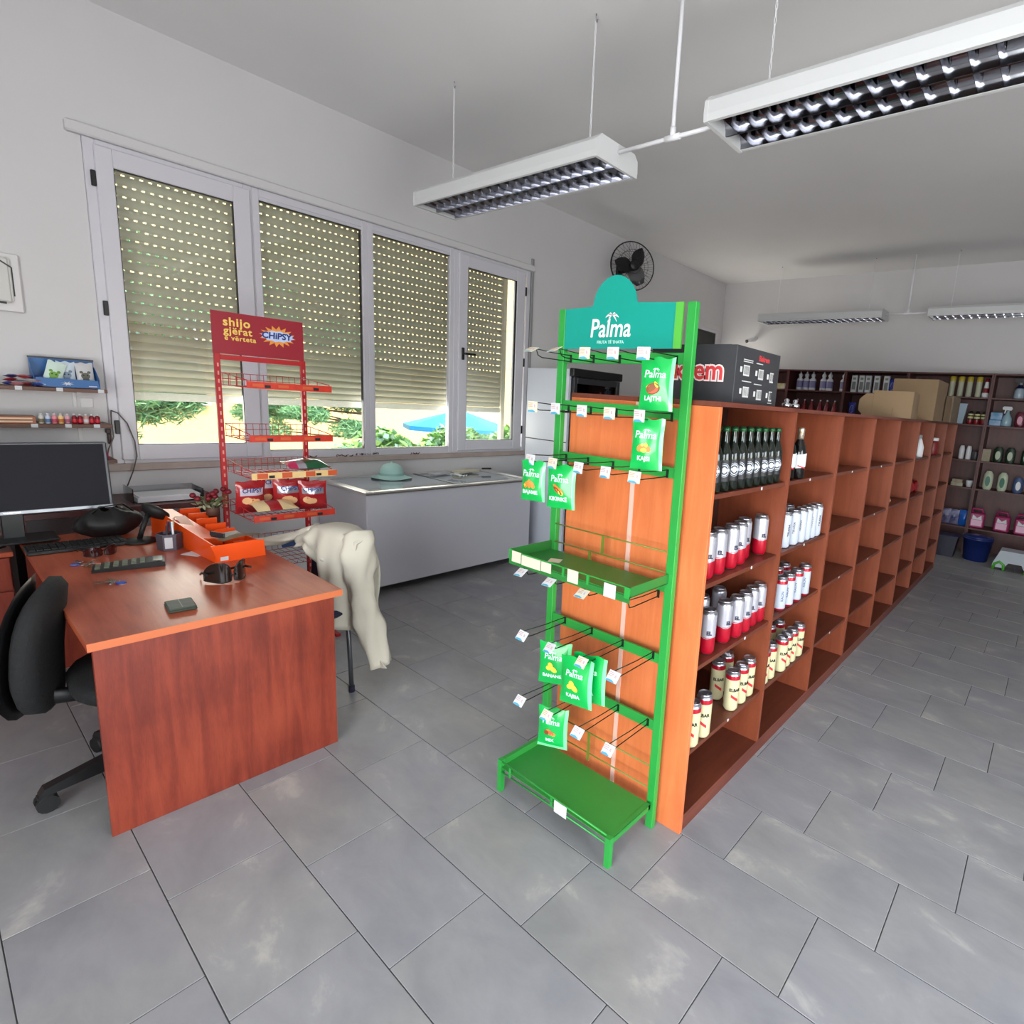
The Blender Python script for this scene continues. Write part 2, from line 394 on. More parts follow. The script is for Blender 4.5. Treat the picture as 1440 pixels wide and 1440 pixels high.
# ------------------------------------------------------------------ window wall: frames, panes, shutter
def rect_frame(b, x0, x1, y0, y1, z0, z1, wy, wz, wz1=None, bev=.004):
    wz1 = wz if wz1 is None else wz1
    b.box(x0, x1, y0, y0+wy, z0, z1, bev=bev); b.box(x0, x1, y1-wy, y1, z0, z1, bev=bev)
    b.box(x0, x1, y0+wy, y1-wy, z0, z0+wz, bev=bev); b.box(x0, x1, y0+wy, y1-wy, z1-wz1, z1, bev=bev)
    return b
def hinge(y, z, par): MB().box(-4.925, -4.905, y-.012, y+.012, z-.045, z+.045, bev=.003).obj('hinge', M_black, par)
panes = [(.836, 1.725, True), (1.725, 2.58, False), (2.58, 3.44, False), (3.44, 4.424, True)]
for i, (a, b_, opens) in enumerate(panes):
    fr = MB()
    rect_frame(fr, -4.985, -4.93, a, b_, 1.036, 3.019, .055 if opens else .045, .05, .055)
    W = struct('window_%d' % (i+1), fr, M_pvc)
    if opens:
        g = (.966, 1.60) if i == 0 else (3.586, 4.217)
        s0, s1 = (.882, 1.704) if i == 0 else (3.486, 4.333)
        sh = MB(); zb, zt = 1.062, 2.985
        sh.box(-4.94, -4.905, s0, g[0], zb, zt, bev=.004).box(-4.94, -4.905, g[1], s1, zb, zt, bev=.004)
        sh.box(-4.94, -4.905, g[0], g[1], zb, 1.165, bev=.004).box(-4.94, -4.905, g[0], g[1], 2.875, zt, bev=.004)
        sh.obj('sash', M_pvc, W)
        gk = MB(); rect_frame(gk, -4.939, -4.912, g[0]-.002, g[1]+.002, 1.163, 2.877, .006, .006, bev=0); gk.obj('gasket', M_black, W)
        MB().box(-4.93, -4.924, g[0], g[1], 1.165, 2.875).obj('pane', M_glass, W)
        for z in (2.79, 2.03, 1.28): hinge(s0-.012 if i == 0 else s1+.012, z, W)
    else:
        g = (1.758, 2.528) if i == 1 else (2.632, 3.402)
        fr2 = MB(); fr2.box(-4.98, -4.935, a+.02, g[0], 1.06, 2.99).box(-4.98, -4.935, g[1], b_-.02, 1.06, 2.99).box(-4.98, -4.935, g[0], g[1], 1.06, 1.102).box(-4.98, -4.935, g[0], g[1], 2.943, 2.99)
        fr2.obj('glazing_bead', M_pvc, W)
        gk = MB(); rect_frame(gk, -4.975, -4.94, g[0]-.002, g[1]+.002, 1.1, 2.945, .005, .005, bev=0); gk.obj('gasket', M_black, W)
        MB().box(-4.965, -4.959, g[0], g[1], 1.102, 2.943).obj('pane', M_glass, W)
    if i == 3:
        h = MB().box(-4.905, -4.893, 3.515, 3.548, 1.98, 2.1, bev=.004).cyl((-4.895, 3.532, 2.04), (-4.86, 3.532, 2.04), .009).box(-4.872, -4.856, 3.525, 3.66, 2.03, 2.052, bev=.004)
        h.obj('window_handle', M_black, W)
    if i == 0:
        pass
struct('trim_1', MB().box(XW-.01, -4.905, .765, 4.47, 3.02, 3.085, bev=.008), M_wall)       # cover strip of the shutter box
sill = struct('trim_2', MB().box(XW-.05, -4.925, .80, 4.44, .985, 1.036, bev=.006), mat('stained_window_sill', (176, 160, 152), .6, noise=.08, nscale=8))
struct('trim_3', MB().box(XW-.02, -4.93, 4.44, 4.475, 1.0, 3.16, bev=.004), mat('grey_sealant_strip', (150, 148, 150), .6))
# roller shutter outside the glass
sh_root = thing('roller_shutter', 'beige roller shutter with rows of light slots hanging outside the large window', 'shutter', (-5.09, 2.56, 0))
tag(sh_root, kind=None)
HW = 1.6
def slat_mb(slots, pitch=.0655):
    b = MB(); n = 6; prof = []
    h = pitch-(.011 if slots else .001)
    for i in range(n+1):
        t = i/n; prof.append((.002+.011*math.sin(PI*t)**.7, h*t))
    for i in range(n):
        (x0, z0), (x1, z1) = prof[i], prof[i+1]
        b.add([(x0, -HW, z0), (x0, HW, z0), (x1, HW, z1), (x1, -HW, z1)], [[0, 1, 2, 3]], 0, True)
    b.add([(-.004, -HW, 0), (-.004, HW, 0), (-.004, HW, h), (-.004, -HW, h)], [[3, 2, 1, 0]])
    if slots:
        p = .0465; k = int(2*HW/p)
        for j in range(k):
            y = -HW+j*p+(.006 if slots == 2 else 0)
            b.box(-.003, .003, y, min(HW, y+.027), h, pitch)
    return b
ms1 = slat_mb(1).mesh('slat', M_slat); ms2 = slat_mb(2).mesh('slat', M_slat); ms3 = slat_mb(0, .0555).mesh('slat', M_slat)
z = 1.515
for i in range(6): link('slat', ms3, sh_root, (0, 0, z)); z += .0555
i = 0
while z < 3.02: link('slat', ms1 if i % 2 else ms2, sh_root, (0, 0, z)); z += .0655; i += 1
MB().box(-.008, .014, -HW, HW, 1.455, 1.512, bev=.003).obj('bottom_bar', mat('shutter_bar', (205, 202, 192), .45), sh_root)
for y in (-1.72, 1.6): MB().box(-.02, .035, y, y+(.12 if y < 0 else .05), 1.037, 3.018).obj('guide_rail', mat('cream_aluminium', (225, 218, 196), .5), sh_root)
# far small window near the back corner
W = struct('window_5', rect_frame(MB(), -4.985, -4.92, VY0, VY1, VZ0, VZ1, .05, .05), M_pvc)
MB().box(-4.955, -4.949, VY0+.05, VY1-.05, VZ0+.05, VZ1-.05).obj('pane', M_glass, W)
rect_frame(MB(), -4.96, -4.94, VY0+.045, VY1-.045, VZ0+.045, VZ1-.045, .01, .01, bev=0).obj('gasket', M_dgrey, W)
MB().box(-4.95, -4.91, VY0-.04, VY1+.04, VZ1, VZ1+.07, bev=.005).obj('shutter_box_cover', M_wall, W)
r2 = thing('roller_shutter', 'pale roller shutter outside the small high window by the far corner', 'shutter', (-5.06, (VY0+VY1)/2, 0))
mss = MB()
for k in range(5): pass
for k in range(16): MB().box(-.006, .006, -(VY1-VY0)/2+.004, (VY1-VY0)/2-.004, 0, .061, bev=.002).obj('slat', M_slat, r2, (0, 0, 1.92+k*.0625))

# ================================================================== OUTSIDE
struct('outside_ground', MB().box(-40, wx0, -20, 40, -.35, -.3), mat('dusty_ground', (190, 180, 160), .9, noise=.1, nscale=3))
bl = thing('apartment_building', 'yellow rendered house wall seen through the gap under the shutter', 'building', (-13, 6, 0))
MB().box(-3, 0, -16, 24, -.3, 7).obj('wall', mat('yellow_render', (240, 205, 140), .85, noise=.03, nscale=2), bl)
MB().box(-.02, .03, -7.2, 2.2, 6.4, 7.1).obj('cornice', M_wall, bl)
for (y, z0) in ((-3.6, 1.15), (6.5, 1.15)):
    f = MB(); rect_frame(f, -.02, .06, y, y+1.15, z0, z0+1.5, .07, .09); f.box(-.02, .12, y-.1, y+1.25, z0-.08, z0)
    fo = f.obj('window', M_pvc2, bl); MB().box(-.01, .01, y+.07, y+1.08, z0+.08, z0+1.42).obj('pane', mat('blue_glass', (120, 140, 155), .2), fo)
MB().cyl((.06, 5.4, -.3), (.06, 5.4, 6.5), .03).obj('downpipe', mat('brown_pipe', (120, 84, 60), .6), bl)
def leafy(name, n, fn, size, mats, parent, asp=.5):
    b = MB(); rnd = random.Random(name+str(n))
    for _ in range(n):
        p = Vector(fn(rnd)); a = Vector((rnd.gauss(0, 1), rnd.gauss(0, 1), rnd.gauss(0, .6))).normalized(); c = a.orthogonal().normalized(); c = Matrix.Rotation(rnd.random()*6.28, 3, a) @ c
        s = size*rnd.uniform(.6, 1.3); b.add([p-a*s, p+c*s*asp, p+a*s, p-c*s*asp], [[0, 1, 2, 3]], rnd.randrange(len(mats)))
    return tag(b.obj(name, mats, parent), kind='stuff')
M_lf = [mat('leaf_light', (176, 214, 120), .5), mat('leaf_mid', (130, 184, 100), .5), mat('leaf_blue', (170, 206, 176), .5)]
M_pine = [mat('pine_light', (150, 196, 140), .6), mat('pine_dark', (110, 164, 118), .6)]
hd = thing('hedge', 'broad-leaved green hedge growing outside under the right-hand panes', 'hedge', (-7.2, 5, 0))
def hedge_pt(r):
    y = r.uniform(-1.7, 3.6); x = r.gauss(0, .28); top = .98+.14*math.sin(y*2.1)+.12*math.sin(y*5.3+1)+(.14 if -1.2 < y < 0 else 0)
    return (x, y, top-abs(r.gauss(0, .22))-abs(x)*.3)
leafy('foliage', 9000, hedge_pt, .06, M_lf, hd, .6)
MB().box(-.25, .22, -1.6, 3.5, -.3, .75).obj('trunk', mat('hedge_shade', (40, 60, 30), .9), hd)  # solid dark core, not a stem: shade among leaves put into its colour
def pine(loc, h, rad, n, label, z0, seed, ty):
    t = thing('pine_tree', label, 'tree', loc)
    rnd = random.Random(seed)
    MB().tube([(0, ty, -.3), (.08, ty, h*.3), (-.05, ty*.8, h*.6), (0, ty*.5, h)], .04, 8, radii=[.05, .04, .03, .01]).obj('trunk', mat('pine_bark', (120, 96, 74), .9), t)
    cl = [(rnd.uniform(-rad, rad)*.5, rnd.uniform(-rad, rad), rnd.uniform(z0, z0+.75), rnd.uniform(.16, .34)) for _ in range(16)]+[(rnd.uniform(-rad, rad)*.7, rnd.uniform(-rad, rad), rnd.uniform(z0+.7, h), rnd.uniform(.25, .45)) for _ in range(14)]
    br = MB()
    for c in cl: br.tube([(0, ty, c[2]-.15), (c[0]*.5, (c[1]+ty)*.5, c[2]-.1), (c[0], c[1], c[2])], .02, 5, radii=[.02, .014, .006])
    br.obj('branches', mat('pine_bark', (120, 96, 74), .9), t)
    def fn(r):
        c = cl[r.randrange(len(cl))]; v = Vector((r.gauss(0, 1), r.gauss(0, 1), r.gauss(0, .7))).normalized()*c[3]*r.random()**.4
        return (c[0]+v.x, c[1]+v.y, c[2]+v.z*.6)
    leafy('needles', n, fn, .075, M_pine, t, .12)
pine((-9.0, 1.85, 0), 3.2, .42, 12000, 'feathery pine tree outside behind the left end of the window', .85, 3, -.45)
pine((-9.6, 4.0, 0), 3.4, .80, 18000, 'feathery pine tree outside behind the second pane', .9, 5, .95)
um = thing('garden_parasol', 'open bright blue parasol outside above the hedge', 'parasol', (-8.9, 6.35, 0))
cn = MB(); ap = (0, 0, 1.33)
for k in range(8):
    a, b_ = 2*PI*k/8, 2*PI*(k+1)/8
    cn.add([ap, (1.0*math.cos(a), 1.0*math.sin(a), 1.02), (1.0*math.cos(b_), 1.0*math.sin(b_), 1.02)], [[0, 1, 2]], 0)
    cn.add([(1.0*math.cos(a), 1.0*math.sin(a), 1.02), (1.0*math.cos(a), 1.0*math.sin(a), .94), (1.0*math.cos(b_), 1.0*math.sin(b_), .94), (1.0*math.cos(b_), 1.0*math.sin(b_), 1.02)], [[0, 1, 2, 3]], 0)
cn.obj('canopy', mat('blue_canvas', (40, 160, 225), .6), um)
MB().cyl((0, 0, -.3), (0, 0, 1.36), .02).obj('pole', M_white, um)
for k in range(8): MB().cyl((0, 0, 1.28), (.98*math.cos(PI*k/4), .98*math.sin(PI*k/4), 1.01), .008, 5).obj('rib', M_grey, um)

# ================================================================== LOUVRE LIGHT FITTINGS
M_tube = mat('unlit_tube', (225, 225, 228), .3)
M_fix = mat('fitting_white', (206, 207, 208), .4)
FL = 1.75
def make_fixture(label, x0, yc, zb, zch):
    t = thing('louvre_light', label, 'ceiling light', (x0, yc, zb), 0, 'hanging louvre lights')
    hw, H = .175, .115
    pr = [(-hw, .0), (-hw-.004, .03), (-hw, .085), (-hw+.03, H), (hw-.03, H), (hw, .085), (hw+.004, .03), (hw, .0), (hw-.018, 0), (hw-.018, .075), (-hw+.018, .075), (-hw+.018, 0)]
    MB().prism(pr, .012, FL-.012, 'x').obj('housing', M_fix, t)
    ec = [(-hw-.002, -.003), (-hw-.006, .03), (-hw-.002, .087), (-hw+.03, H+.003), (hw-.03, H+.003), (hw+.002, .087), (hw+.006, .03), (hw+.002, -.003)]
    for a in (0, FL-.02): MB().prism(ec, a, a+.02, 'x').obj('end_cap', M_fix, t)
    side = MB()
    for s in (-1, 1):
        for y0, d in ((s*(hw-.019), -s), (s*.004, s)):
            side.grid(1, 5, lambda u, v, y0=y0, d=d: (.02+u*(FL-.04), y0+d*.042*(1-math.cos(v*PI/2)), .002+.06*math.sin(v*PI/2)), smooth=True)
    side.box(.02, FL-.02, -.004, .004, 0, .01)
    side.obj('reflector', M_mirror, t)
    bl = MB(); q = hw-.02
    for s in (-1, 1):
        a, b_ = (s*.004, s*q)
        n = 6
        for e in (-1, 1):
            bl.grid(n, 3, lambda u, v, e=e: (e*(.001+.011*v**1.5), a+(b_-a)*u, .002+.045*v-.016*v*math.sin(PI*u)), smooth=True)
    bm = bl.mesh('louvre_blade', M_mirror)
    N = 20
    for k in range(1, N): link('louvre_blade', bm, t, (FL*k/N, 0, 0))
    for s in (-1, 1): MB().cyl((.03, s*.085, .056), (FL-.03, s*.085, .056), .013, 10).obj('fluorescent_tube', M_tube, t)
    for cx in (.22, FL-.22):
        ch = MB(); z = H; k = 0; L = zch-zb
        step = .03
        while z < L-.02:
            pts = [(0, .005*math.cos(a), z+.015+.02*math.sin(a)) if k % 2 else (.005*math.cos(a), 0, z+.015+.02*math.sin(a)) for a in [2*PI*j/6 for j in range(6)]]
            ch.tube(pts, .0016, 4, closed=True, smooth=False); z += step; k += 1
        c = ch.obj('chain', M_white, t, (cx, 0, 0))
        MB().tube([(0, 0, L), (0, 0, L-.03), (.008, 0, L-.045), (.012, 0, L-.03)], .003, 5).obj('ceiling_hook', M_grey, t, (cx, 0, 0))
    return t
f1 = make_fixture('white louvre light hanging nearest the big window', -3.95, 2.585, 2.955, ZC)
f2 = dup(f1, (-1.53, 2.56, 2.955), None, 'white louvre light at the top right with dark mirrored cells, nearest the camera')
f3 = dup(f1, (-3.85, 8.1, 2.985), None, 'white louvre light hanging before the back wall, left of two')
f4 = dup(f1, (-1.56, 8.1, 2.985), None, 'white louvre light hanging before the back wall, right of two')
def conduit(label, xa, xb, xd, y, z):
    t = thing('cable_conduit', label, 'pipe', (xd, y, z))
    MB().cyl((xa-xd, 0, 0), (xb-xd, 0, 0), .011, 8).obj('cross_pipe', M_white, t)
    MB().cyl((0, 0, 0), (0, 0, ZC-z-.001), .011, 8).obj('drop_pipe', M_white, t)
    MB().cyl((-.045, 0, 0), (.045, 0, 0), .016, 8).cyl((0, 0, 0), (0, 0, .05), .016, 8).obj('tee_joint', M_white, t)
conduit('white conduit with T joint linking the two near louvre lights to the ceiling', -3.95+FL+.002, -1.532, -1.84, 2.585, 3.03)
conduit('white conduit with T joint linking the two far louvre lights', -3.85+FL+.002, -1.562, -1.83, 8.1, 3.05)

# ------------------------------------------------------------------ wall fan
fan = thing('wall_fan', 'black caged wall fan mounted high between window and far corner', 'fan', (-4.95, 5.95, 3.36))
MB().box(0, .03, -.05, .05, -.12, .08, bev=.005).cyl((.03, 0, -.02), (.2, 0, -.02), .02, 8).obj('bracket', M_black, fan)
FM = Matrix.Translation((.33, -.12, 0)) @ Matrix.Rotation(-.55, 4, 'Z') @ Matrix.Rotation(PI/2, 4, 'Y')
MB().lathe([(.02, -.18), (.06, -.17), (.07, -.1), (.07, -.05), (.05, -.02)], 14, FM).obj('motor', M_black, fan)
R = .29; cg = MB()
for r, zz in ((R, 0), (R*.99, .012), (R*.66, .05), (R*.33, .07), (R*.66, -.06), (R*.33, -.08)):
    cg.tube([(r*math.cos(2*PI*k/36), r*math.sin(2*PI*k/36), zz) for k in range(36)], .007 if r > R*.9 else .0022, 5, closed=True, M=FM)
for k in range(36):
    a = 2*PI*k/36; tw = .25
    cg.tube([(.07*math.cos(a), .07*math.sin(a), .08), (R*.55*math.cos(a+tw*.6), R*.55*math.sin(a+tw*.6), .06), (R*math.cos(a+tw), R*math.sin(a+tw), 0)], .0018, 3, M=FM, smooth=False)
    if k % 2: cg.tube([(.07*math.cos(a), .07*math.sin(a), -.09), (R*.6*math.cos(a), R*.6*math.sin(a), -.065), (R*math.cos(a), R*math.sin(a), 0)], .0018, 3, M=FM, smooth=False)
cg.obj('cage', M_black, fan)
for k in range(3):
    a = 2*PI*k/3+.5
    def bf(u, v, a=a):
        r = .05+.19*u; w = (.05+.09*math.sin(PI*min(1, u*.9+.1)))*(v-.5)*2; an = a+w/r*.75
        return (r*math.cos(an), r*math.sin(an), .02+.035*(v-.5)*2)
    MB().grid(6, 4, bf, M=FM).obj('blade', mat('fan_blade', (34, 32, 34), .4), fan)
MB().lathe([(.055, -.02), (.06, .02), (.045, .045), (.0, .05)], 14, FM, caps=False).obj('hub', M_black, fan)
MB().lathe([(.06, .066), (.065, .078), (.05, .088), (.0, .09)], 14, FM, caps=False).obj('cage_badge', M_black, fan)
# cctv
cc = thing('security_camera', 'small white bullet camera with black lens on the back wall', 'camera', (-4.3, 8.86, 2.86))
MB().lathe([(.035, 0), (.035, .02), (.012, .025), (.012, .07)], 10, Matrix.Rotation(PI/2, 4, 'X')).obj('mount', M_white, cc)
MB().cyl((.01, -.05, -.01), (-.05, -.2, -.06), .035, 12).obj('camera_body', M_white, cc)
MB().cyl((-.05, -.2, -.06), (-.056, -.215, -.065), .028, 12).obj('lens', M_black, cc)

# ================================================================== SHELVING ROW
SY0, SYE, TOPZ = 1.72, 7.26, 1.695
DIV = [1.74, 2.425, 3.105, 3.775, 4.47, 5.195, 5.88, 6.575, 7.25]
LV = [.342, .70, 1.025, 1.365]
M_edge = mat('shelf_edge_cherry', (120, 66, 48), .45, noise=.05, nscale=9)
M_topb = wood('top_board_laminate', (96, 46, 34), (108, 54, 40), (118, 60, 44), .45, 'y')
def shelving(name_label, xf, xb, full=True):
    """xf: open face, xb: closed back"""
    t = thing('shelving_unit', name_label, 'shelves', ((xf+xb)/2, SY0, 0))
    d = 1 if xf > xb else -1; X = lambda v: v-(xf+xb)/2; Y = lambda v: v-SY0
    lo, hi = min(X(xf), X(xb)), max(X(xf), X(xb))
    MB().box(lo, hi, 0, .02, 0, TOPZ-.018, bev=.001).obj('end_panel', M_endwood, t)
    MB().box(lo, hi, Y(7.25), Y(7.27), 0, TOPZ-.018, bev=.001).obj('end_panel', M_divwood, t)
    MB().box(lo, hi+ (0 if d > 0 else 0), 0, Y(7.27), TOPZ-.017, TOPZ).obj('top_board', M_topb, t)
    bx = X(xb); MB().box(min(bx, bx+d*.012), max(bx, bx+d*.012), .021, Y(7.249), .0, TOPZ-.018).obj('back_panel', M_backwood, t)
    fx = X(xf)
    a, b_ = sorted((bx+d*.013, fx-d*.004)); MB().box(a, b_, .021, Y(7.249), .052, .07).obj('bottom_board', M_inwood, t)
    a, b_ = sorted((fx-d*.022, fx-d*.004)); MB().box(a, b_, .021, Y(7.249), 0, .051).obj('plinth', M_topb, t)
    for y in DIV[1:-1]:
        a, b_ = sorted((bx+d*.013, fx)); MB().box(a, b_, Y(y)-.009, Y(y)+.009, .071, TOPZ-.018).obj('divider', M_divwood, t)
    if full:
        for k in range(8):
            for z in LV:
                y0 = Y(DIV[k])+(.0095 if k else .0005); y1 = Y(DIV[k+1])-(.0095 if k < 7 else .0005)
                a, b_ = sorted((bx+d*.013, fx-d*.012)); MB().box(a, b_, y0, y1, z-.018, z).obj('shelf', M_inwood, t)
        rr = random.Random(4)
        for (k, z, f) in ((0, LV[3], .62), (0, LV[2], .6), (0, LV[1], .62), (0, LV[0], .5), (1, LV[3], .45), (1, LV[2], .5), (2, LV[3], .5), (2, LV[0], .5), (3, LV[3], .5), (3, LV[2], .5), (3, LV[1], .5), (2, LV[1], .55)):
            y = Y(DIV[k]+(DIV[k+1]-DIV[k])*f)
            MB().cyl((fx-.012, y, z-.009), (fx-.0105, y, z-.009), .007, 8).obj('price_dot', M_paper, t)
    return t
shelving('long row of brown cherry shelving, open side with cans and bottles facing the aisle', -.94, -1.289)
shelving('cherry shelving row standing back to back with the stocked one, facing the windows', -1.641, -1.293)
# pale joint strip between the two end panels
tag(MB().box(-1.3, -1.28, 1.7165, 1.7195, .05, 1.675).obj('joint_strip', mat('pinkish_tape', (222, 176, 160), .5)), 'pale vertical tape strip over the joint of the orange end panels', 'strip')

# ------------------------------------------------------------------ cans and bottles
M_lid = mat('can_lid', (190, 190, 196), .3, .9)
M_cream2 = mat('can_cream', (206, 198, 156), .35)
M_canred = mat('can_red', (176, 14, 40), .3, .2)
M_cansil = mat('can_silver', (176, 175, 184), .35, .3)
M_canwht = mat('can_white', (186, 192, 206), .35)
M_darktxt = mat('dark_print', (34, 34, 60), .5)
M_blacktxt = mat('black_print', (22, 22, 26), .5)
M_redtxt = mat('red_print', (196, 30, 48), .5)
def can(kind, H=.18, r=.033):
    t = link('beer_can', None)
    z = [0, .006, .014, .05, .4, .42, .8, .84, .87, .93]
    if kind == 'red': mm = [3, 3, 1, 1, 1, 0, 0, 0, 0]; pr = (0, .008, .03, .42*H, .43*H, .82*H, .84*H, .85*H, .9*H)
    P = [(r*.72, 0), (r*.8, .003), (r, .014), (r, .40*H), (r, .80*H), (r, .90*H), (r*.86, .965*H)]
    mi = {'red': [3, 1, 1, 0, 0, 3], 'cream': [3, 0, 0, 0, 1, 3], 'white': [3, 0, 0, 0, 0, 3], 'blue': [3, 1, 0, 0, 1, 3]}[kind]
    base = {'red': M_cansil, 'cream': M_cream2, 'white': M_canwht, 'blue': M_canwht}[kind]
    MB().lathe(P, 18, mis=mi).obj('can_body', [base, M_canred, M_darktxt, M_lid], t)
    MB().lathe([(r*.84, .965*H), (r*.84, H), (r*.76, H), (r*.74, H-.004)], 18, mi=0).box(-.012, .012, -.006, .006, H-.004, H-.002).obj('can_lid', M_lid, t)
    A = -PI/4
    if kind == 'cream':
        put_txt = wrap(text_mb('ELBAR', .019, bold=.0005), r+.0006, H*.55, A); put_txt.obj('lettering', M_blacktxt, t)
        MB().grid(6, 2, lambda u, v: ((r+.0008)*math.cos(A-.5+u*1.0), (r+.0008)*math.sin(A-.5+u*1.0), H*(.38-.12*u+.07*v))).obj('swoosh', M_redtxt, t)
    elif kind == 'red':
        wrap(text_mb('EL', .022, bold=.001), r+.0006, H*.5, A+.35).obj('lettering', M_darktxt, t)
        MB().grid(6, 1, lambda u, v: ((r+.0008)*math.cos(A-.9+u*1.8), (r+.0008)*math.sin(A-.9+u*1.8), H*(.42-.05*math.sin(PI*u)+.015*v))).obj('swoosh', M_cansil, t)
    elif kind == 'white':
        wrap(text_mb('TIRANA', .017, bold=.0), r+.0006, H*.5, A, True).obj('lettering', M_blacktxt, t)
    else:
        wrap(text_mb('KAON', .018, bold=.0), r+.0006, H*.45, A, True).obj('lettering', mat('slate_print', (70, 90, 130), .5), t)
    return t
def place_row(proto, spots, z, labels, group, cat, used=[0]):
    for i, (x, y) in enumerate(spots):
        o = proto if i == 0 else dup(proto)
        o.location = (x, y, z); o.rotation_euler = (0, 0, random.uniform(-.5, .5))
        tag(o, labels[i] if i < len(labels) else labels[-1], cat, group)
def row(kind, H, spots, z, what, where, group, nback=0):
    front = len(spots)-nback
    labels = []
    for i in range(len(spots)):
        if i < front: labels.append('%s, %s in the front row %s' % (what, ordn(i), where))
        else: labels.append('%s, %s of the back ones %s' % (what, ordn(i-front), where))
    place_row(can(kind, H), spots, z, labels, group, 'can')
row('red', .185, [(-1.0, 1.835), (-1.0, 1.925), (-1.005, 2.04), (-1.01, 2.125), (-1.035, 2.215), (-1.02, 2.36)], 1.0255, 'red and silver can', 'under the dark bottles', 'red and silver cans on the upper bay shelf')
row('red', .185, [(-.995, 1.895), (-1.0, 2.04), (-.99, 2.13), (-.99, 2.21), (-1.0, 2.30), (-1.0, 2.38), (-1.1, 2.02), (-1.1, 2.17)], .7005, 'red and silver tall can', 'midway down the first bay', 'red and silver cans on the middle shelf', 2)
row('cream', .19, [(-.975, 1.80), (-.975, 1.89), (-.985, 2.16), (-.985, 2.245), (-.99, 2.33), (-1.08, 2.2), (-1.09, 2.3)], .3425, 'cream can with red collar', 'low in the first bay', 'cream cans low in the first bay', 2)
row('white', .18, [(-.995, 2.49), (-.995, 2.58), (-.99, 2.68), (-.985, 2.765), (-.985, 2.84), (-.985, 2.915), (-.985, 2.99), (-1.07, 2.53), (-1.07, 2.62), (-1.07, 2.71), (-1.07, 2.80)], 1.0255, 'slim white can', 'in the second bay', 'white cans in the second bay', 4)
row('blue', .175, [(-.985, 2.60), (-.98, 2.69), (-.98, 2.80), (-.985, 2.93), (-1.075, 2.57), (-1.075, 2.66), (-1.075, 2.76), (-1.075, 2.86)], .7005, 'white can with red collar', 'in the second bay', 'white and red cans in the second bay', 4)
row('cream', .19, [(-.985, 2.49), (-.985, 2.57), (-.975, 2.69), (-.98, 2.765), (-.98, 2.84), (-.98, 2.94), (-1.08, 2.53), (-1.08, 2.62), (-1.08, 2.71), (-1.09, 2.80), (-1.08, 2.9)], .3425, 'cream can with red collar', 'low in the second bay', 'cream cans low in the second bay', 5)
def dark_bottle():
    t = link('beer_bottle', None); g = mat('dark_green_glass', (10, 20, 12), .08, coat=.6); H = .24
    MB().lathe([(.022, 0), (.0295, .006), (.0295, .13), (.026, .15), (.0145, .18), (.0125, .225), (.0135, .229)], 16).obj('bottle_glass', g, t)
    MB().lathe([(.0145, .225), (.0145, .234), (.012, H)], 12).obj('crown_cap', mat('green_cap', (40, 90, 54), .4, .5), t)
    L = .0299
    MB().lathe([(L, .04), (L, .12)], 18, caps=False).obj('bottle_label', M_blacktxt, t)
    A = -PI/4; rg = MB()
    for r0, r1 in ((.021, .0225), (.0145, .018), (0, .010)):
        for k in range(20):
            a0, a1 = 2*PI*k/20, 2*PI*(k+1)/20
            q = [((L+.0006)*math.cos(A+rr*math.cos(a)/L), (L+.0006)*math.sin(A+rr*math.cos(a)/L), .082+rr*1.15*math.sin(a)) for rr, a in ((r0, a0), (r1, a0), (r1, a1), (r0, a1))]
            rg.add(q, [[0, 1, 2, 3]])
    rg.grid(8, 1, lambda u, v: ((L+.0009)*math.cos(A-.8+1.6*u), (L+.0009)*math.sin(A-.8+1.6*u), .078+.009*v))
    rg.obj('label_emblem', mat('silver_print', (190, 196, 210), .4), t)
    return t
b0 = dark_bottle(); k = 0
for j, x in enumerate((-.985, -1.055)):
    for i in range(9):
        o = b0 if k == 0 else dup(b0); k += 1
        o.location = (x, 1.80+i*.0685, 1.3655); o.rotation_euler = (0, 0, random.uniform(-.25, .35)-.1)
        tag(o, 'dark green beer bottle, %s in the %s row on top shelf' % (ordn(i), ('front', 'back')[j]), 'bottle', 'dark beer bottles on the top shelf')
def wine_bottle():
    t = link('sparkling_bottle', None)
    MB().lathe([(.03, 0), (.037, .008), (.037, .12), (.03, .155), (.015, .19), (.0135, .23)], 16).obj('bottle_glass', mat('black_glass', (10, 10, 8), .1, coat=.5), t)
    MB().lathe([(.0155, .185), (.0165, .235), (.015, .244)], 12).obj('foil', mat('mottled_gold_foil', (150, 120, 70), .35, .7, rgb2=(230, 225, 215), nscale=60), t)
    MB().grid(8, 3, lambda u, v: (.0375*math.cos(-PI/4-1+2*u), .0375*math.sin(-PI/4-1+2*u), .05+.065*v+.012*u)).obj('bottle_label', M_paper, t)
    MB().grid(5, 1, lambda u, v: (.038*math.cos(-PI/4-.6+1.1*u), .038*math.sin(-PI/4-.6+1.1*u), .062-.012*u+.006*v)).obj('label_stripe', M_redtxt, t)
    return t
wb = wine_bottle(); wb.location = (-1.0, 2.535, 1.3655); tag(wb, 'dark bottle with gold foil neck, left of the pair in the second bay', 'bottle', 'foil-topped bottles')
dup(wb, (-.985, 2.625, 1.3655), .2, 'dark bottle with gold foil neck, right of the pair in the second bay')

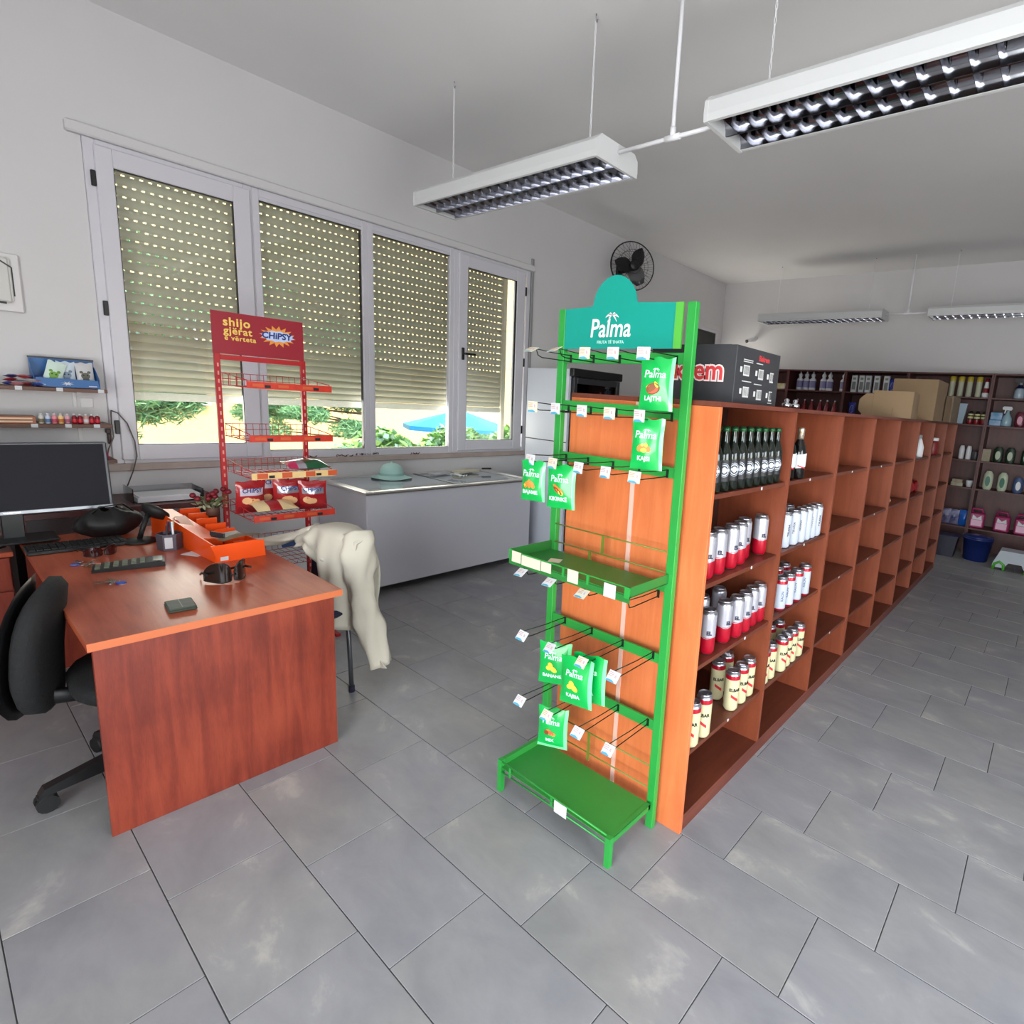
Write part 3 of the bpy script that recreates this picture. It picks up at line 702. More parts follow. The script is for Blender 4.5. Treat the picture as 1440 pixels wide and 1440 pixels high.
# odds and ends further along the row
def pillow(w, h, d, mats, n=10, mif=None, wav=.0, seed=0):
    """soft packet standing in XZ, centred on x, bottom at z=0, front towards -y"""
    b = MB(); ph = seed*1.7
    def D(u, v):
        e = (math.sin(PI*u)**.5)*(math.sin(PI*min(1, max(0, (v-.04)/.92)))**.55)
        return d/2*e*(1+.18*math.sin(9*u+ph)*math.sin(7*v+ph*2))
    def P(s):
        return lambda u, v: ((u-.5)*w*(1-.06*math.sin(PI*v))+wav*math.sin(5*v+ph), s*max(D(u, v), .0006)+wav*math.sin(4*v+ph), h*v+.004*math.sin(12*u+ph)*(1 if v > .95 else 0))
    b.grid(n, n+4, P(-1), mif=mif); k = len(b.f); b.grid(n, n+4, P(1), mif=mif)
    for i in range(k, len(b.f)): b.f[i].reverse()
    return b, P(-1)
def on_front(tb, P, w, h, cx, cz, off=.0012):
    nv = []
    for v in tb.v:
        x, z = v.x+cx, v.y+cz
        u, vv = x/w+.5, z/h
        q = Vector(P(min(1, max(0, u)), min(1, max(0, vv)))); nv.append(Vector((x+(q.x-(u-.5)*w), q.y-off-v.z*.3, z)))
    tb.v = nv; return tb
def simple(name, mb, mats, label, cat, loc, rz=0, group=None):
    return tag(mb.obj(name, mats, None, loc, (0, 0, rz)), label, cat, group)
M_yel = mat('yellow_wrap', (224, 160, 50), .4)
p, _ = pillow(.12, .17, .06, None, seed=2); simple('snack_bag', p, M_yel, 'crumpled yellow bag on the top shelf of the fourth bay', 'bag', (-1.02, 4.62, 1.3655), PI/2)
t = thing('spray_bottle', 'white spray bottle on the top shelf of the fifth bay', 'bottle', (-1.0, 5.6, 1.3655))
MB().lathe([(.035, 0), (.04, .01), (.04, .09), (.02, .15), (.013, .17)], 14).obj('bottle_body', M_white, t)
MB().box(-.012, .012, -.055, .02, .17, .2, bev=.003).obj('spray_head', mat('pale_grey_plastic', (170, 175, 185), .4), t)
t = thing('spice_jar', 'red jar with white lid on the top shelf of the sixth bay', 'jar', (-1.0, 6.3, 1.3655))
MB().lathe([(.045, 0), (.05, .01), (.05, .12), (.04, .14)], 14).obj('jar_body', mat('deep_red', (120, 24, 24), .4), t)
MB().lathe([(.042, .14), (.044, .145), (.044, .17)], 14).obj('jar_lid', M_white, t)
for k, (y, s) in enumerate(((5.5, 1), (5.66, 2), (5.80, 3))):
    p, _ = pillow(.13, .11, .07, None, seed=s); simple('red_packet', p, mat('dark_red_wrap', (140, 26, 30), .4), ('first', 'second', 'third')[k]+' of three small red packets heaped in the fifth bay', 'packet', (-1.03, y, 1.0255), PI/2+.3*k, 'red packets in the fifth bay')
t = simple('ball', MB().lathe([(.001, 0), (.03, .012), (.042, .04), (.03, .07), (.001, .082)], 14, caps=False), mat('peach_ball', (214, 160, 120), .6), 'small pale ball on the second shelf of the fourth bay', 'ball', (-1.0, 4.6, 1.0255))
for k, y in enumerate((2.80, 2.90)):
    simple('steel_knob', MB().lathe([(.014, 0), (.02, .005), (.02, .018), (.008, .022), (.012, .034), (.004, .04)], 12), M_chrome, ('left', 'right')[k]+' of two small steel knobs on the shelf top beside the black carton', 'knob', (-.975, y-.42, TOPZ+.0005), 0, 'steel knobs')

# cartons on top of the row
M_boxd = mat('black_carton', (52, 52, 56), .55, noise=.04, nscale=10)
bx = thing('biscuit_carton', 'black carton with red lettering on top of the orange shelf end', 'box', (-1.18, 2.1, TOPZ+.0005), -.0)
MB().box(-.195, .19, -.2, .195, 0, .212, bev=.002).obj('carton_body', M_boxd, bx)
MB().box(-.17, .165, -.2015, -.2, .208, .2125).obj('top_flap', M_boxd, bx)
for txt, x0, sz in (('Biskrem', .0, .105),):
    put(text_mb(txt, sz, bold=.008, ext=.0003), face_mat((x0-.03, -.2014, .115))).obj('lettering_outline', mat('pink_white_print', (245, 215, 215), .5), bx)
    put(text_mb(txt, sz, bold=.002, ext=.0003), face_mat((x0-.03, -.2022, .115))).obj('lettering', mat('carton_red', (205, 58, 62), .5), bx)
sd_ = MB(); ink = MB(); rr = random.Random(5)
for (cy, cz, wv) in ((-.11, .125, .05), (.02, .12, .045), (.125, .115, .035), (-.10, .045, .05), (.02, .04, .045), (.13, .04, .03)):
    sd_.box(.1903, .1908, cy-wv/2, cy+wv/2, cz-.02, cz+.02); sd_.box(.1903, .1908, cy-wv/2-.028, cy-wv/2-.012, cz-.008, cz+.012)
    for k in range(7): ink.box(.1909, .1912, cy-wv/2+.004+k*wv/7.5, cy-wv/2+.004+k*wv/7.5+rr.uniform(.001, .003), cz-.014, cz+.016)
for (cy, cz, wv) in ((-.1, .165, .08), (-.1, .158, .08), (0, .16, .06), (-.1, .085, .08), (.0, .08, .07), (.13, .012, .04)): sd_.box(.1903, .1908, cy-wv/2, cy+wv/2, cz-.0015, cz+.0015)
tag(sd_.obj('side_print', mat('pale_print', (205, 205, 205), .6), bx), kind='stuff'); tag(ink.obj('barcode_print', M_blacktxt, bx), kind='stuff')
put(text_mb('Biskrem', .03, bold=.0008, ext=.0002), face_mat((.1905, .04, .18), PI/2)).obj('lettering', mat('carton_red', (205, 58, 62), .5), bx)
t = thing('cardboard_box', 'open brown cardboard box with flap on the far shelf top, in front', 'box', (-1.02, 4.6, TOPZ+.0005), .08)
MB().box(-.14, .13, -.18, .18, 0, .19, bev=.002).obj('carton_body', M_card, t)
MB().prism([(-.14, .005), (-.14, .165), (-.19, .165), (-.235, .12), (-.235, .04), (-.2, .005)], -.178, -.172, 'y').obj('carton_flap', M_card, t)
MB().box(-.0, .004, -.1812, -.1802, .02, .07).obj('tape_stain', mat('brown_stain', (110, 80, 60), .8), t)
t = thing('cardboard_box', 'taller brown cardboard box behind the open one on the far shelf top', 'box', (-1.06, 5.7, TOPZ+.0005), 0)
MB().box(-.2, .16, -.25, .25, 0, .35, bev=.002).obj('carton_body', M_card, t)
MB().box(-.2, .16, .2, .6, 0, .24, bev=.002).obj('inner_carton', M_card, t)
t = thing('cardboard_box', 'third brown carton at the far end of the shelf top', 'box', (-1.02, 6.6, TOPZ+.0005), 0)
MB().box(-.15, .12, -.2, .25, 0, .26, bev=.002).obj('carton_body', mat('pale_card', (116, 100, 82), .8), t)
MB().box(-.02, .02, -.2012, .25, .2605, .262).obj('packing_tape', M_cream, t)

# ================================================================== GREEN SNACK RACK
RK = thing('snack_rack', 'green metal snack rack with teal header, hooks and trays before the shelf end', 'display rack', (-1.36, 1.54, 0))
RX0, RX1, RB = -1.665, -1.055, 1.68
gx = lambda v: v+1.36; gy = lambda v: v-1.54
for nm, x in (('post', RX0), ('post', RX1)):
    MB().box(gx(x)-.0175, gx(x)+.0175, gy(RB)-.0125, gy(RB)+.0125, 0, 2.02, bev=.002).obj(nm, M_green, RK)
def bar(z0, z1): return MB().box(gx(RX0)+.0178, gx(RX1)-.0178, gy(RB)-.006, gy(RB)+.004, z0, z1, bev=.001).obj('cross_bar', M_green, RK)
for z0, z1 in ((1.812, 1.852), (1.622, 1.662), (1.412, 1.452), (.985, 1.02), (.697, .737), (.417, .46)): bar(z0, z1)
# header board with arch
hb = [(-.285, 1.865), (.24, 1.865), (.24, 2.02), (.075, 2.028)]
for k in range(13):
    a = PI*k/12; hb.append((-.035+.105*math.cos(a)*(1-.18*math.sin(a)), 2.03+.1*math.sin(a)**.8))
hb += [(-.145, 2.022), (-.285, 2.018)]
MB().prism(hb, gy(1.668), gy(1.672), 'y').obj('header_board', M_teal, RK)
MB().box(.242, .272, gy(1.665), gy(1.675), 1.865, 2.02).obj('header_channel', mat('yellow_green_enamel', (86, 176, 66), .4), RK)
HY = gy(1.6665)
def palma(parent, sz, X, Z, Y, M=None, P=None, w=None, h=None, cx=0, cz=0, mt=None, face=None):
    """script word with a small palm above the l"""
    b = text_mb('Palma', sz, bold=sz*.014, shear=.12, ext=.0003)
    pm = MB()
    for a, l in ((2.75, .42), (2.2, .36), (.95, .36), (.35, .42), (1.57, .28), (-.25, .3), (3.45, .3)):
        pts = []
        for k in range(7):
            u = k/6; ang = a-(.9 if math.cos(a) > 0 else -.9)*u*.9
            pts.append((sz*(.10+l*u*math.cos(a)*.95), sz*(.52+l*u*math.sin(a)*.75-.2*u*u)))
        for k in range(6):
            (xa, za), (xb, zb) = pts[k], pts[k+1]; wd = sz*.034*math.sin(PI*(k+.5)/6.5)+sz*.008
            pm.add([(xa, za-wd, .0003), (xb, zb-wd, .0003), (xb, zb+wd, .0003), (xa, za+wd, .0003)], [[0, 1, 2, 3]])
    b.add(pm.v, pm.f)
    return b
lg = palma(RK, .085, 0, 0, 0); put(lg, Matrix.Translation((-.05, HY, 1.938)) @ Matrix.Scale(1.0, 4) @ RX); lg.v = [Vector((v.x, v.y, 1.938+(v.z-1.938)*1.12)) for v in lg.v]
lg.obj('header_lettering', M_white, RK)
put(text_mb('FRUTA TË THATA', .0165, bold=.0002, ext=.0003), face_mat((-.045, HY, 1.889))).obj('header_lettering', mat('mint_print', (190, 240, 228), .5), RK)
# hooks with price tags
M_wire = mat('black_wire', (30, 46, 34), .4, .4)
M_swoosh = mat('blue_swoosh', (80, 160, 190), .5); M_figure = mat('faint_red_print', (190, 120, 110), .6)
def hook(x, z, L, tilt, y0=RB-.006, seed=0, tagc=True, dx=0):
    hk = MB(); d = gy(y0)
    X = gx(x)
    hk.tube([(X-.008, d, z), (X-.008, d-L*.5, z), (X-.008+dx, d-L, z+.006)], .002, 5)
    hk.tube([(X-.008, d, z-.024), (X-.004, d-L*.8, z-.024), (X+.002, d-L*.93, z-.018), (X+.004, d-L, z+.006)], .0022, 5)
    hk.box(X-.010, X+.0, d-.002, d+.001, z-.028, z+.003)
    o = hk.obj('hook', M_wire, RK)
    if tagc:
        T = Matrix.Translation((X+dx, d-L-.002, z+.008)) @ Matrix.Rotation(-tilt, 4, 'X') @ Matrix.Rotation(random.uniform(-.12, .12), 4, 'Z')
        tg = MB(); W2, Ht = .024, .040
        tg.box(-W2, W2, -.0006, .0006, -Ht, 0, 0, M=T)
        tg.add([(-W2, -.0009, -Ht), (-W2+.004, -.0009, -Ht+.007), (0, -.0009, -Ht+.0085), (W2*.6, -.0009, -Ht+.003), (W2*.5, -.0009, -Ht)], [[0, 4, 3, 2, 1]], 1, M=T)
        tg.add([(.010+.009*math.cos(a), -.001, -.017+.010*math.sin(a)) for a in [2*PI*k/14 for k in range(14)]], [list(range(14))], 3, M=T)
        for k in range(3): tg.box(-W2+.003, .0, -.0011, -.0008, -.008-.006*k, -.0065-.006*k, 2, M=T)
        tg.box(.008, .0095, -.0013, -.001, -.022, -.011, 2, M=T).box(.0115, .0145, -.0013, -.001, -.022, -.0205, 2, M=T).box(.0115, .013, -.0013, -.001, -.022, -.012, 2, M=T)
        tg.obj('price_tag', [M_cream if seed % 3 == 2 else M_paper, M_swoosh, M_figure, M_paper], o)
    return o
HX = [-1.605, -1.483, -1.352, -1.225, -1.098]
for zi, z in enumerate((1.84, 1.642, 1.44)):
    for i, x in enumerate(HX):
        hook(x, z, .20, (.05, -.0, .15)[zi] if not (zi == 0 and i < 2) else 1.1, seed=i+zi*2 if not (zi == 0 and i < 2) else 2)
HX2 = [-1.565, -1.41, -1.245, -1.095]
for i, x in enumerate(HX2[:3]): hook(x, 1.0, .25, 1.0, y0=RB-.006, seed=i)
hook(HX2[3], .985, .2, .6, seed=1, tagc=False)
for i, x in enumerate(HX2): hook(x, .737, .235, .75, seed=i)
for i, x in enumerate(HX2): hook(x, .455, .235, .75, seed=i+1)
# middle tray with wire back rails
tr = MB(); TX0, TX1, TY0 = gx(RX0)+.0, gx(RX1)+.0, gy(1.435)
tr.box(TX0, TX1, TY0, gy(1.66), 1.024, 1.028).box(TX0, TX0+.003, TY0, gy(1.66), 1.026, 1.066).box(TX1-.003, TX1, TY0, gy(1.66), 1.026, 1.062).box(TX0, TX1, TY0, TY0+.003, 1.0285, 1.034)
tr.box(TX0, TX1, TY0-.004, TY0, 1.006, 1.030)
tr.obj('tray', M_greenD, RK)
fr = MB().box(TX0, TX0+.012, TY0-.005, TY0+.001, 1.024, 1.066).box(TX1-.022, TX1, TY0-.005, TY0+.001, 1.022, 1.062)
fr.box(TX0, TX1, TY0-.0045, TY0-.0005, 1.058, 1.062).box(gx(-1.37), gx(-1.36), TY0-.005, TY0, 1.024, 1.062).box(gx(-1.25), gx(-1.24), TY0-.005, TY0, 1.024, 1.062); fr.obj('tray_front_rail', M_green, RK)
for k, (xa, z0, z1) in enumerate(((-1.645, 1.02, 1.064), (-1.588, 1.018, 1.058), (-1.535, 1.018, 1.058), (-1.478, 1.02, 1.058), (-1.34, 1.014, 1.062), (-1.165, 1.006, 1.055))):
    MB().box(gx(xa), gx(xa)+.052, TY0-.0075, TY0-.0055, z0, z1).obj('price_card', M_cream if k != 5 else M_paper, RK)
MB().box(-.05, .0, -.03, .02, 1.0285, 1.0295, M=Matrix.Translation((-.14, .02, 0)) @ Matrix.Rotation(.5, 4, 'Z')).obj('loose_card', M_cream, RK)
def back_rail(za, zb, ups):
    b = MB(); y = gy(RB)-.014
    for z in (za, zb): b.cyl((gx(RX0)+.018, y, z), (gx(RX1)-.018, y, z), .003, 6)
    for x, z0, z1 in ups: b.box(x-.006, x+.006, y-.002, y+.002, z0, z1)
    return b.obj('back_rail', mat('olive_green_enamel', (104, 120, 44), .4), RK)
back_rail(1.142, 1.064, [(-.02, 1.064, 1.142), (-.085, 1.028, 1.064)])
# bottom tray on legs
BY0 = gy(1.405); BZ = .115; bxl, bxr = gx(-1.665), gx(-1.045)
bt = MB().box(bxl, bxr, BY0, gy(1.655), BZ, BZ+.003).box(bxl, bxl+.018, BY0, gy(1.655), BZ+.003, BZ+.03).box(bxr-.018, bxr, BY0, gy(1.655), BZ-.022, BZ+.004)
bt.box(bxl, bxr, gy(1.645), gy(1.655), BZ-.02, BZ+.0)
bt.obj('bottom_tray', mat('tray_green', (44, 138, 56), .42, noise=.04, nscale=4), RK)
for x in (bxl, bxr-.02): MB().box(x-.0012, x+.0212, BY0-.0012, BY0+.02, 0, BZ+.0315 if x == bxl else BZ+.0055).obj('leg', M_green, RK)
b = MB().cyl((bxl+.02, BY0+.004, BZ+.026), (bxr-.02, BY0+.004, BZ+.012), .0035, 6).cyl((bxl+.02, BY0+.004, BZ-.022), (bxr-.02, BY0+.004, BZ-.022), .0035, 6)
b.box(bxl+.07, bxl+.08, BY0-.0005, BY0+.0035, BZ-.02, BZ+.024).box(bxl+.315, bxl+.325, BY0, BY0+.004, BZ-.02, BZ+.018); b.obj('front_rail', M_green, RK)
MB().box(bxl+.34, bxl+.405, BY0-.003, BY0-.001, BZ-.03, BZ+.02).obj('price_card', M_paper, RK)
back_rail(.27, .175, [(-.03, .14, .27)])

# snack bags hanging on the hooks
M_bag = mat('bag_green', (0, 168, 72), .3, coat=.4)
def snack_bag(loc, rz, word, nuts, label, tilt=0, w=.125, h=.17, seed=0, pale=False, d=.035):
    w *= 1.14; h *= 1.04; rz += .30
    t = thing('snack_bag', label, 'snack bag', loc, rz, 'green snack bags hanging on the rack')
    t.rotation_euler = (tilt, 0, rz)
    b, P = pillow(w, h, d, None, seed=seed, mif=lambda u, v: 1 if (u > .93 or v > .97 or (pale and v < .07)) else 0)
    b.v = [v-Vector((0, 0, h)) for v in b.v]
    b.obj('bag_film', [M_bag, mat('bag_sheen', (120, 226, 150), .25, coat=.5)], t)
    def F(tb, cx, cz, off=.0012):
        on_front(tb, P, w, h, cx, cz, off); tb.v = [v-Vector((0, 0, h)) for v in tb.v]; return tb
    F(palma(t, .034, 0, 0, 0), -.005, h*.68).obj('lettering', mat('pale_mint_print', (206, 240, 222), .5), t)
    F(text_mb(word, .021, bold=.0008, ext=.0002), -.008, h*.22).obj('lettering', mat('pale_mint_print', (206, 240, 222), .5), t)
    nb = MB(); rr = random.Random(seed+3)
    for (cx, cz, rx, rz_, rot, m) in nuts:
        nb.add([(cx+rx*math.cos(a)*math.cos(rot)-rz_*math.sin(a)*math.sin(rot), cz+rx*math.cos(a)*math.sin(rot)+rz_*math.sin(a)*math.cos(rot), .001*m) for a in [2*PI*k/12 for k in range(12)]], [list(range(12))], m)
    F(nb, -.008, h*.42, .0018).obj('nut_picture', [mat('nut_orange', (236, 130, 50), .5), mat('nut_red', (228, 92, 60), .5), mat('nut_gold', (236, 196, 70), .5), mat('nut_brown', (130, 70, 30), .5)], t)
    return t
N_hazel = [(0, -.002, .026, .019, .2, 3), (-.002, 0, .024, .017, .25, 1), (.012, .012, .012, .006, 2.2, 2), (-.018, .006, .01, .003, .5, 2)]
N_cash = [(-.014, 0, .013, .011, .8, 0), (.012, .0, .015, .011, -.6, 0), (0, -.006, .012, .008, 0, 2), (.008, .012, .006, .008, .3, 2), (-.006, .012, .006, .005, .3, 2)]
N_alm = [(-.015, -.002, .016, .009, .9, 0), (0, .002, .018, .009, 1.5, 0), (.014, -.002, .016, .009, -1.0, 0), (-.022, -.004, .006, .004, 0, 2)]
N_stk = [(0, 0, .024, .008, -.6, 3), (.006, .004, .024, .008, -.6, 0), (-.004, .012, .02, .007, -.6, 0), (.014, -.008, .012, .007, -.6, 2)]
N_gold = [(-.006, .01, .012, .014, .5, 2), (-.015, -.002, .012, .01, 0, 2), (.008, -.004, .018, .012, -.5, 2)]
N_mix = [(-.014, .0, .012, .010, .2, 3), (-.006, .008, .012, .008, .2, 0), (.006, .0, .014, .009, -.4, 1), (.018, -.006, .009, .008, 0, 0)]
BG = 1.68
snack_bag((-1.088, 1.545, 1.822), .0, 'LAJTHI', N_hazel, 'green snack bag with a red nut picture, top right beside the black carton', w=.105, h=.165, seed=1)
snack_bag((-1.098, 1.53, 1.622), .05, 'KAJSI', N_cash, 'green snack bag with orange nuts, second row right, below another', w=.10, h=.165, seed=2)
snack_bag((-1.588, 1.475, 1.425), -.05, 'BAJAME', N_alm, 'green snack bag with three almonds hanging furthest left', w=.095, h=.15, seed=3)
snack_bag((-1.465, 1.505, 1.422), .0, 'KIKIRIKË', N_stk, 'green snack bag behind a blue price tag on the left post', w=.105, h=.16, seed=4)
snack_bag((-1.45, 1.5, .715), .12, 'BANANE', N_gold, 'green snack bag with yellow fruit, left of the lower pair', w=.12, h=.17, seed=5)
snack_bag((-1.29, 1.455, .72), -.1, 'KAJSIA', N_gold, 'green snack bag with yellow fruit, right front of the lower pair', w=.125, h=.185, seed=6)
snack_bag((-1.27, 1.505, .722), -.04, 'KAJSIA', N_gold, 'green snack bag hanging directly behind the right one of the lower pair', w=.125, h=.185, seed=7, d=.02)
snack_bag((-1.445, 1.5, .435), .1, 'MIX', N_mix, 'crinkled pale green snack bag hanging lowest above the floor tray', w=.115, h=.17, seed=8, pale=True)

# ================================================================== CHEST FREEZER, COOLER
M_frz = mat('freezer_white', (206, 206, 214), .4, noise=.015, nscale=2)
fz = thing('chest_freezer', 'long white chest freezer with glass sliding lids under the window', 'freezer', (-4.52, 2.94, 0))
X = lambda v: v+4.52; Y = lambda v: v-2.94
FX0, FX1, FY0, FY1 = -4.93, -4.125, 2.12, 3.80
MB().box(X(FX0), X(FX1), Y(FY0), Y(FY1), .075, .835, bev=.006).obj('freezer_body', M_frz, fz)
b = MB(); e = .012
rect_frame(b, X(FX0)-.0, X(FX1)+e, Y(FY0)-e, Y(FY1)+e, .836, .858, .04, .02, bev=0)   # placeholder ring (vertical faces)
b = MB().box(X(FX0), X(FX1)+e, Y(FY0)-e, Y(FY0)+.05, .8355, .858, bev=.003).box(X(FX0), X(FX1)+e, Y(FY1)-.05, Y(FY1)+e, .8355, .858, bev=.003)
b.box(X(FX1)-.04, X(FX1)+e, Y(FY0)+.05, Y(FY1)-.05, .8355, .858, bev=.003).box(X(FX0), X(FX0)+.05, Y(FY0)+.05, Y(FY1)-.05, .8355, .858, bev=.003)
b.obj('lid_frame', mat('pale_aluminium', (214, 212, 208), .3, .5), fz)
MB().box(X(FX1)+e, X(FX1)+e+.004, Y(FY0)-e, Y(FY1)+e, .835, .845).obj('edge_trim', mat('grey_brown_trim', (110, 104, 98), .5), fz)
M_lidg = mat('freezer_lid_glass', (150, 160, 168), .12, 0, .8, coat=.4)
MB().box(X(FX0)+.05, X(FX1)-.04, Y(FY0)+.05, Y(2.98), .846, .852).obj('sliding_lid', M_lidg, fz)
MB().box(X(FX0)+.05, X(FX1)-.04, Y(2.94), Y(FY1)-.05, .838, .844).obj('sliding_lid', M_lidg, fz)
MB().box(X(FX0)+.05, X(FX1)-.04, Y(2.965), Y(2.985), .8521, .856).obj('lid_rail', M_grey, fz)
for x in (FX0+.08, FX1-.08):
    for y in (FY0+.1, FY1-.08):
        MB().box(X(x)-.012, X(x)+.012, Y(y)-.02, Y(y)+.02, .04, .0745).cyl((X(x)-.012, Y(y), .026), (X(x)+.012, Y(y), .026), .026, 12).obj('caster', M_black, fz)
cl = thing('drinks_cooler', 'tall white drinks cooler with black header and glass door beyond the freezer', 'cooler', (-4.2, 4.45, 0))
X = lambda v: v+4.2; Y = lambda v: v-4.45
b = MB().box(X(-4.52), X(-3.92), Y(4.06), Y(4.09), .05, 1.955).box(X(-4.52), X(-3.92), Y(4.80), Y(4.83), .05, 1.955).box(X(-4.52), X(-4.49), Y(4.09), Y(4.80), .05, 1.955).box(X(-4.49), X(-3.92), Y(4.09), Y(4.80), .05, .09).box(X(-4.49), X(-3.92), Y(4.09), Y(4.80), 1.9, 1.955)
b.obj('cabinet_shell', mat('cooler_white', (214, 218, 228), .35), cl)
MB().box(X(-4.52), X(-3.92), Y(4.0585), Y(4.0598), 1.226, 1.236).obj('panel_seam', M_dgrey, cl)
MB().box(X(-3.919), X(-3.86), Y(4.06), Y(4.83), 1.885, 1.965, bev=.006).obj('header', M_black, cl)
d = rect_frame(MB(), X(-3.919), X(-3.885), Y(4.10), Y(4.82), .12, 1.88, .05, .06); dd = d.obj('door', M_dgrey, cl)
MB().box(X(-3.905), X(-3.899), Y(4.15), Y(4.77), .18, 1.82).obj('door_glass', M_darkglass, dd)
MB().box(X(-3.884), X(-3.865), Y(4.115), Y(4.13), .8, 1.2, bev=.003).obj('door_handle', M_black, dd)
for z in (.5, .85, 1.2, 1.55): MB().box(X(-4.485), X(-3.94), Y(4.095), Y(4.795), z, z+.008).obj('wire_shelf', M_white, cl)
for y in (4.12, 4.76):
    for x in (-4.48, -3.97): MB().cyl((X(x), Y(y), 0), (X(x), Y(y), .0495), .018, 8).obj('foot', M_black, cl)
MB().cyl((X(-4.5)-.2, Y(4.9), 1.2), (X(-4.5)-.2, Y(4.9), 2.3), .006, 6)
tag(MB().box(-4.955, -4.945, 4.985, 4.995, .2, 2.6).obj('wall_cable', M_grey), 'thin grey cable running down the wall behind the cooler', 'cable')

# things on the freezer
M_hat = mat('mint_felt', (176, 214, 206), .8)
ht = thing('sun_hat', 'mint green brimmed hat lying on the chest freezer', 'hat', (-4.72, 2.66, .850))
MB().lathe([(.105, .03), (.098, .075), (.078, .115), (.045, .135), (.012, .141), (.012, .15), (.0, .152)], 24, caps=False).obj('crown', M_hat, ht)
MB().grid(32, 3, lambda u, v: ((.104+.065*v)*math.cos(2*PI*u)*1.05, (.104+.065*v)*math.sin(2*PI*u), .034-.022*v+.004*math.sin(6*PI*u)*v)).obj('brim', M_hat, ht)
MB().lathe([(.106, .03), (.1065, .045), (.103, .055)], 24, caps=False).obj('hat_band', mat('mint_band', (150, 192, 186), .7), ht)
def crumple(w, d, n, amp, seed):
    r = random.Random(seed); ph = [r.uniform(0, 6) for _ in range(6)]
    return MB().grid(n, n, lambda u, v: ((u-.5)*w, (v-.5)*d*(1+.15*math.sin(5*u+ph[0])), .003+amp*abs(math.sin(4*u+ph[1])*math.sin(5*v+ph[2]))+amp*.4*abs(math.sin(11*u+ph[3]+6*v))))
simple('paper_napkin', crumple(.17, .08, 12, .02, 3), M_paper, 'crumpled white paper napkin on the freezer lid before the knife', 'napkin', (-4.53, 3.22, .8585), .4)
kn = thing('knife', 'black-handled knife lying across a folded white cloth on the freezer', 'knife', (-4.74, 3.62, .885), 1.2)
MB().prism([(-.1, -.012), (.04, -.014), (.04, .012), (-.12, .01)], 0, .002, 'z').obj('knife_blade', M_chrome, kn)
MB().box(.04, .14, -.012, .012, -.004, .012, bev=.004).obj('knife_handle', M_black, kn)
simple('folded_cloth', MB().box(-.06, .06, -.15, .15, 0, .014, bev=.006).box(-.055, .055, -.145, .14, .0142, .026, bev=.005), M_cream, 'folded off-white cloth on the freezer under the knife', 'cloth', (-4.75, 3.48, .8585), .25)
simple('paper_slip', MB().box(-.05, .05, -.11, .11, 0, .002), M_paper, 'flat white paper slip on the freezer behind the napkin', 'paper', (-4.78, 3.2, .8585), .15)
M_twig = mat('brown_cord', (96, 60, 48), .7)
for i, (y, n, wdt) in enumerate(((2.06, 2, .10), (2.35, 3, .14), (2.55, 4, .20), (3.02, 3, .09))):
    b = MB(); r = random.Random(i)
    for k in range(n):
        yy = (k-(n-1)/2)*wdt/n
        b.tube([(r.uniform(-.004, .01), yy+wdt/n*.6*math.cos(a), .008+.007*math.sin(a*2+k)+(.012*abs(math.sin(a)) if i == 2 else 0)) for a in [2*PI*j/10 for j in range(10)]], .0038, 5, closed=True)
    simple('cord_coil', b, M_twig, 'small brown cord tangle on the window sill, %s from the left' % ordn(i), 'cord', (-4.935, y, 1.0365), 0, 'brown cord tangles on the sill')

# ================================================================== RED CHIP RACK
RR = thing('chip_rack', 'red wire chip rack with crimson sign standing behind the desk', 'display rack', (-3.8, 1.41, 0))
X = lambda v: v+3.8; Y = lambda v: v-1.41
y0, y1, xb_, xf_ = 1.175, 1.645, -4.0, -3.60
pt = MB()
for y in (y0, y1):
    p = MB().box(X(xb_)-.012, X(xb_)+.012, Y(y)-.014, Y(y)+.014, .02, 1.79, bev=.002)
    po = p.obj('post', M_red, RR)
    hl = MB()
    for k in range(30): hl.box(X(xb_)+.0122, X(xb_)+.0128, Y(y)-.004, Y(y)+.004, .35+k*.047, .372+k*.047)
    tag(hl.obj('slots', mat('pale_slot', (214, 150, 140), .6), po), kind='stuff')
MB().box(X(xb_)-.012, X(xf_), Y(y0)-.014, Y(y0)+.014, 0, .02).obj('foot_bar', M_red, RR)
MB().box(X(xb_)-.012, X(xf_), Y(y1)-.014, Y(y1)+.014, 0, .02).obj('foot_bar', M_red, RR)
MB().box(X(xb_)-.008, X(xb_)+.008, Y(y0)+.0145, Y(y1)-.0145, 1.755, 1.785).obj('cross_bar', M_red, RR)
MB().box(X(xb_)-.006, X(xb_)+.0, Y(1.158), Y(1.655), 1.79, 2.032).obj('sign_board', M_redsign, RR)
SXF = X(xb_)+.0005
def sgn(txt, sz, y, z, m, bold, off=0, shear=0, sp=1.0): put(text_mb(txt, sz, bold=bold, ext=.0003, align='LEFT', shear=shear, space=sp), face_mat((SXF+off, Y(y), z), PI/2)).obj('sign_lettering', m, RR)
M_sy = mat('sign_yellow', (238, 200, 96), .5); M_sb = mat('sign_blue', (30, 50, 120), .5)
sgn('shijo', .067, 1.215, 1.975, M_sy, .0018, sp=1.12); sgn('gjërat', .058, 1.217, 1.926, M_sy, .0014, sp=1.1); sgn('e vërteta', .040, 1.219, 1.884, M_sy, .0008, sp=1.12)
MB().prism([(a, b_) for a, b_ in star(16, .105, .068, 0, 0, 1, .62)], 0, .0006, 'x', M=Matrix.Translation((SXF, Y(1.505), 1.925))).obj('starburst', mat('sign_orange', (232, 150, 60), .5), RR)
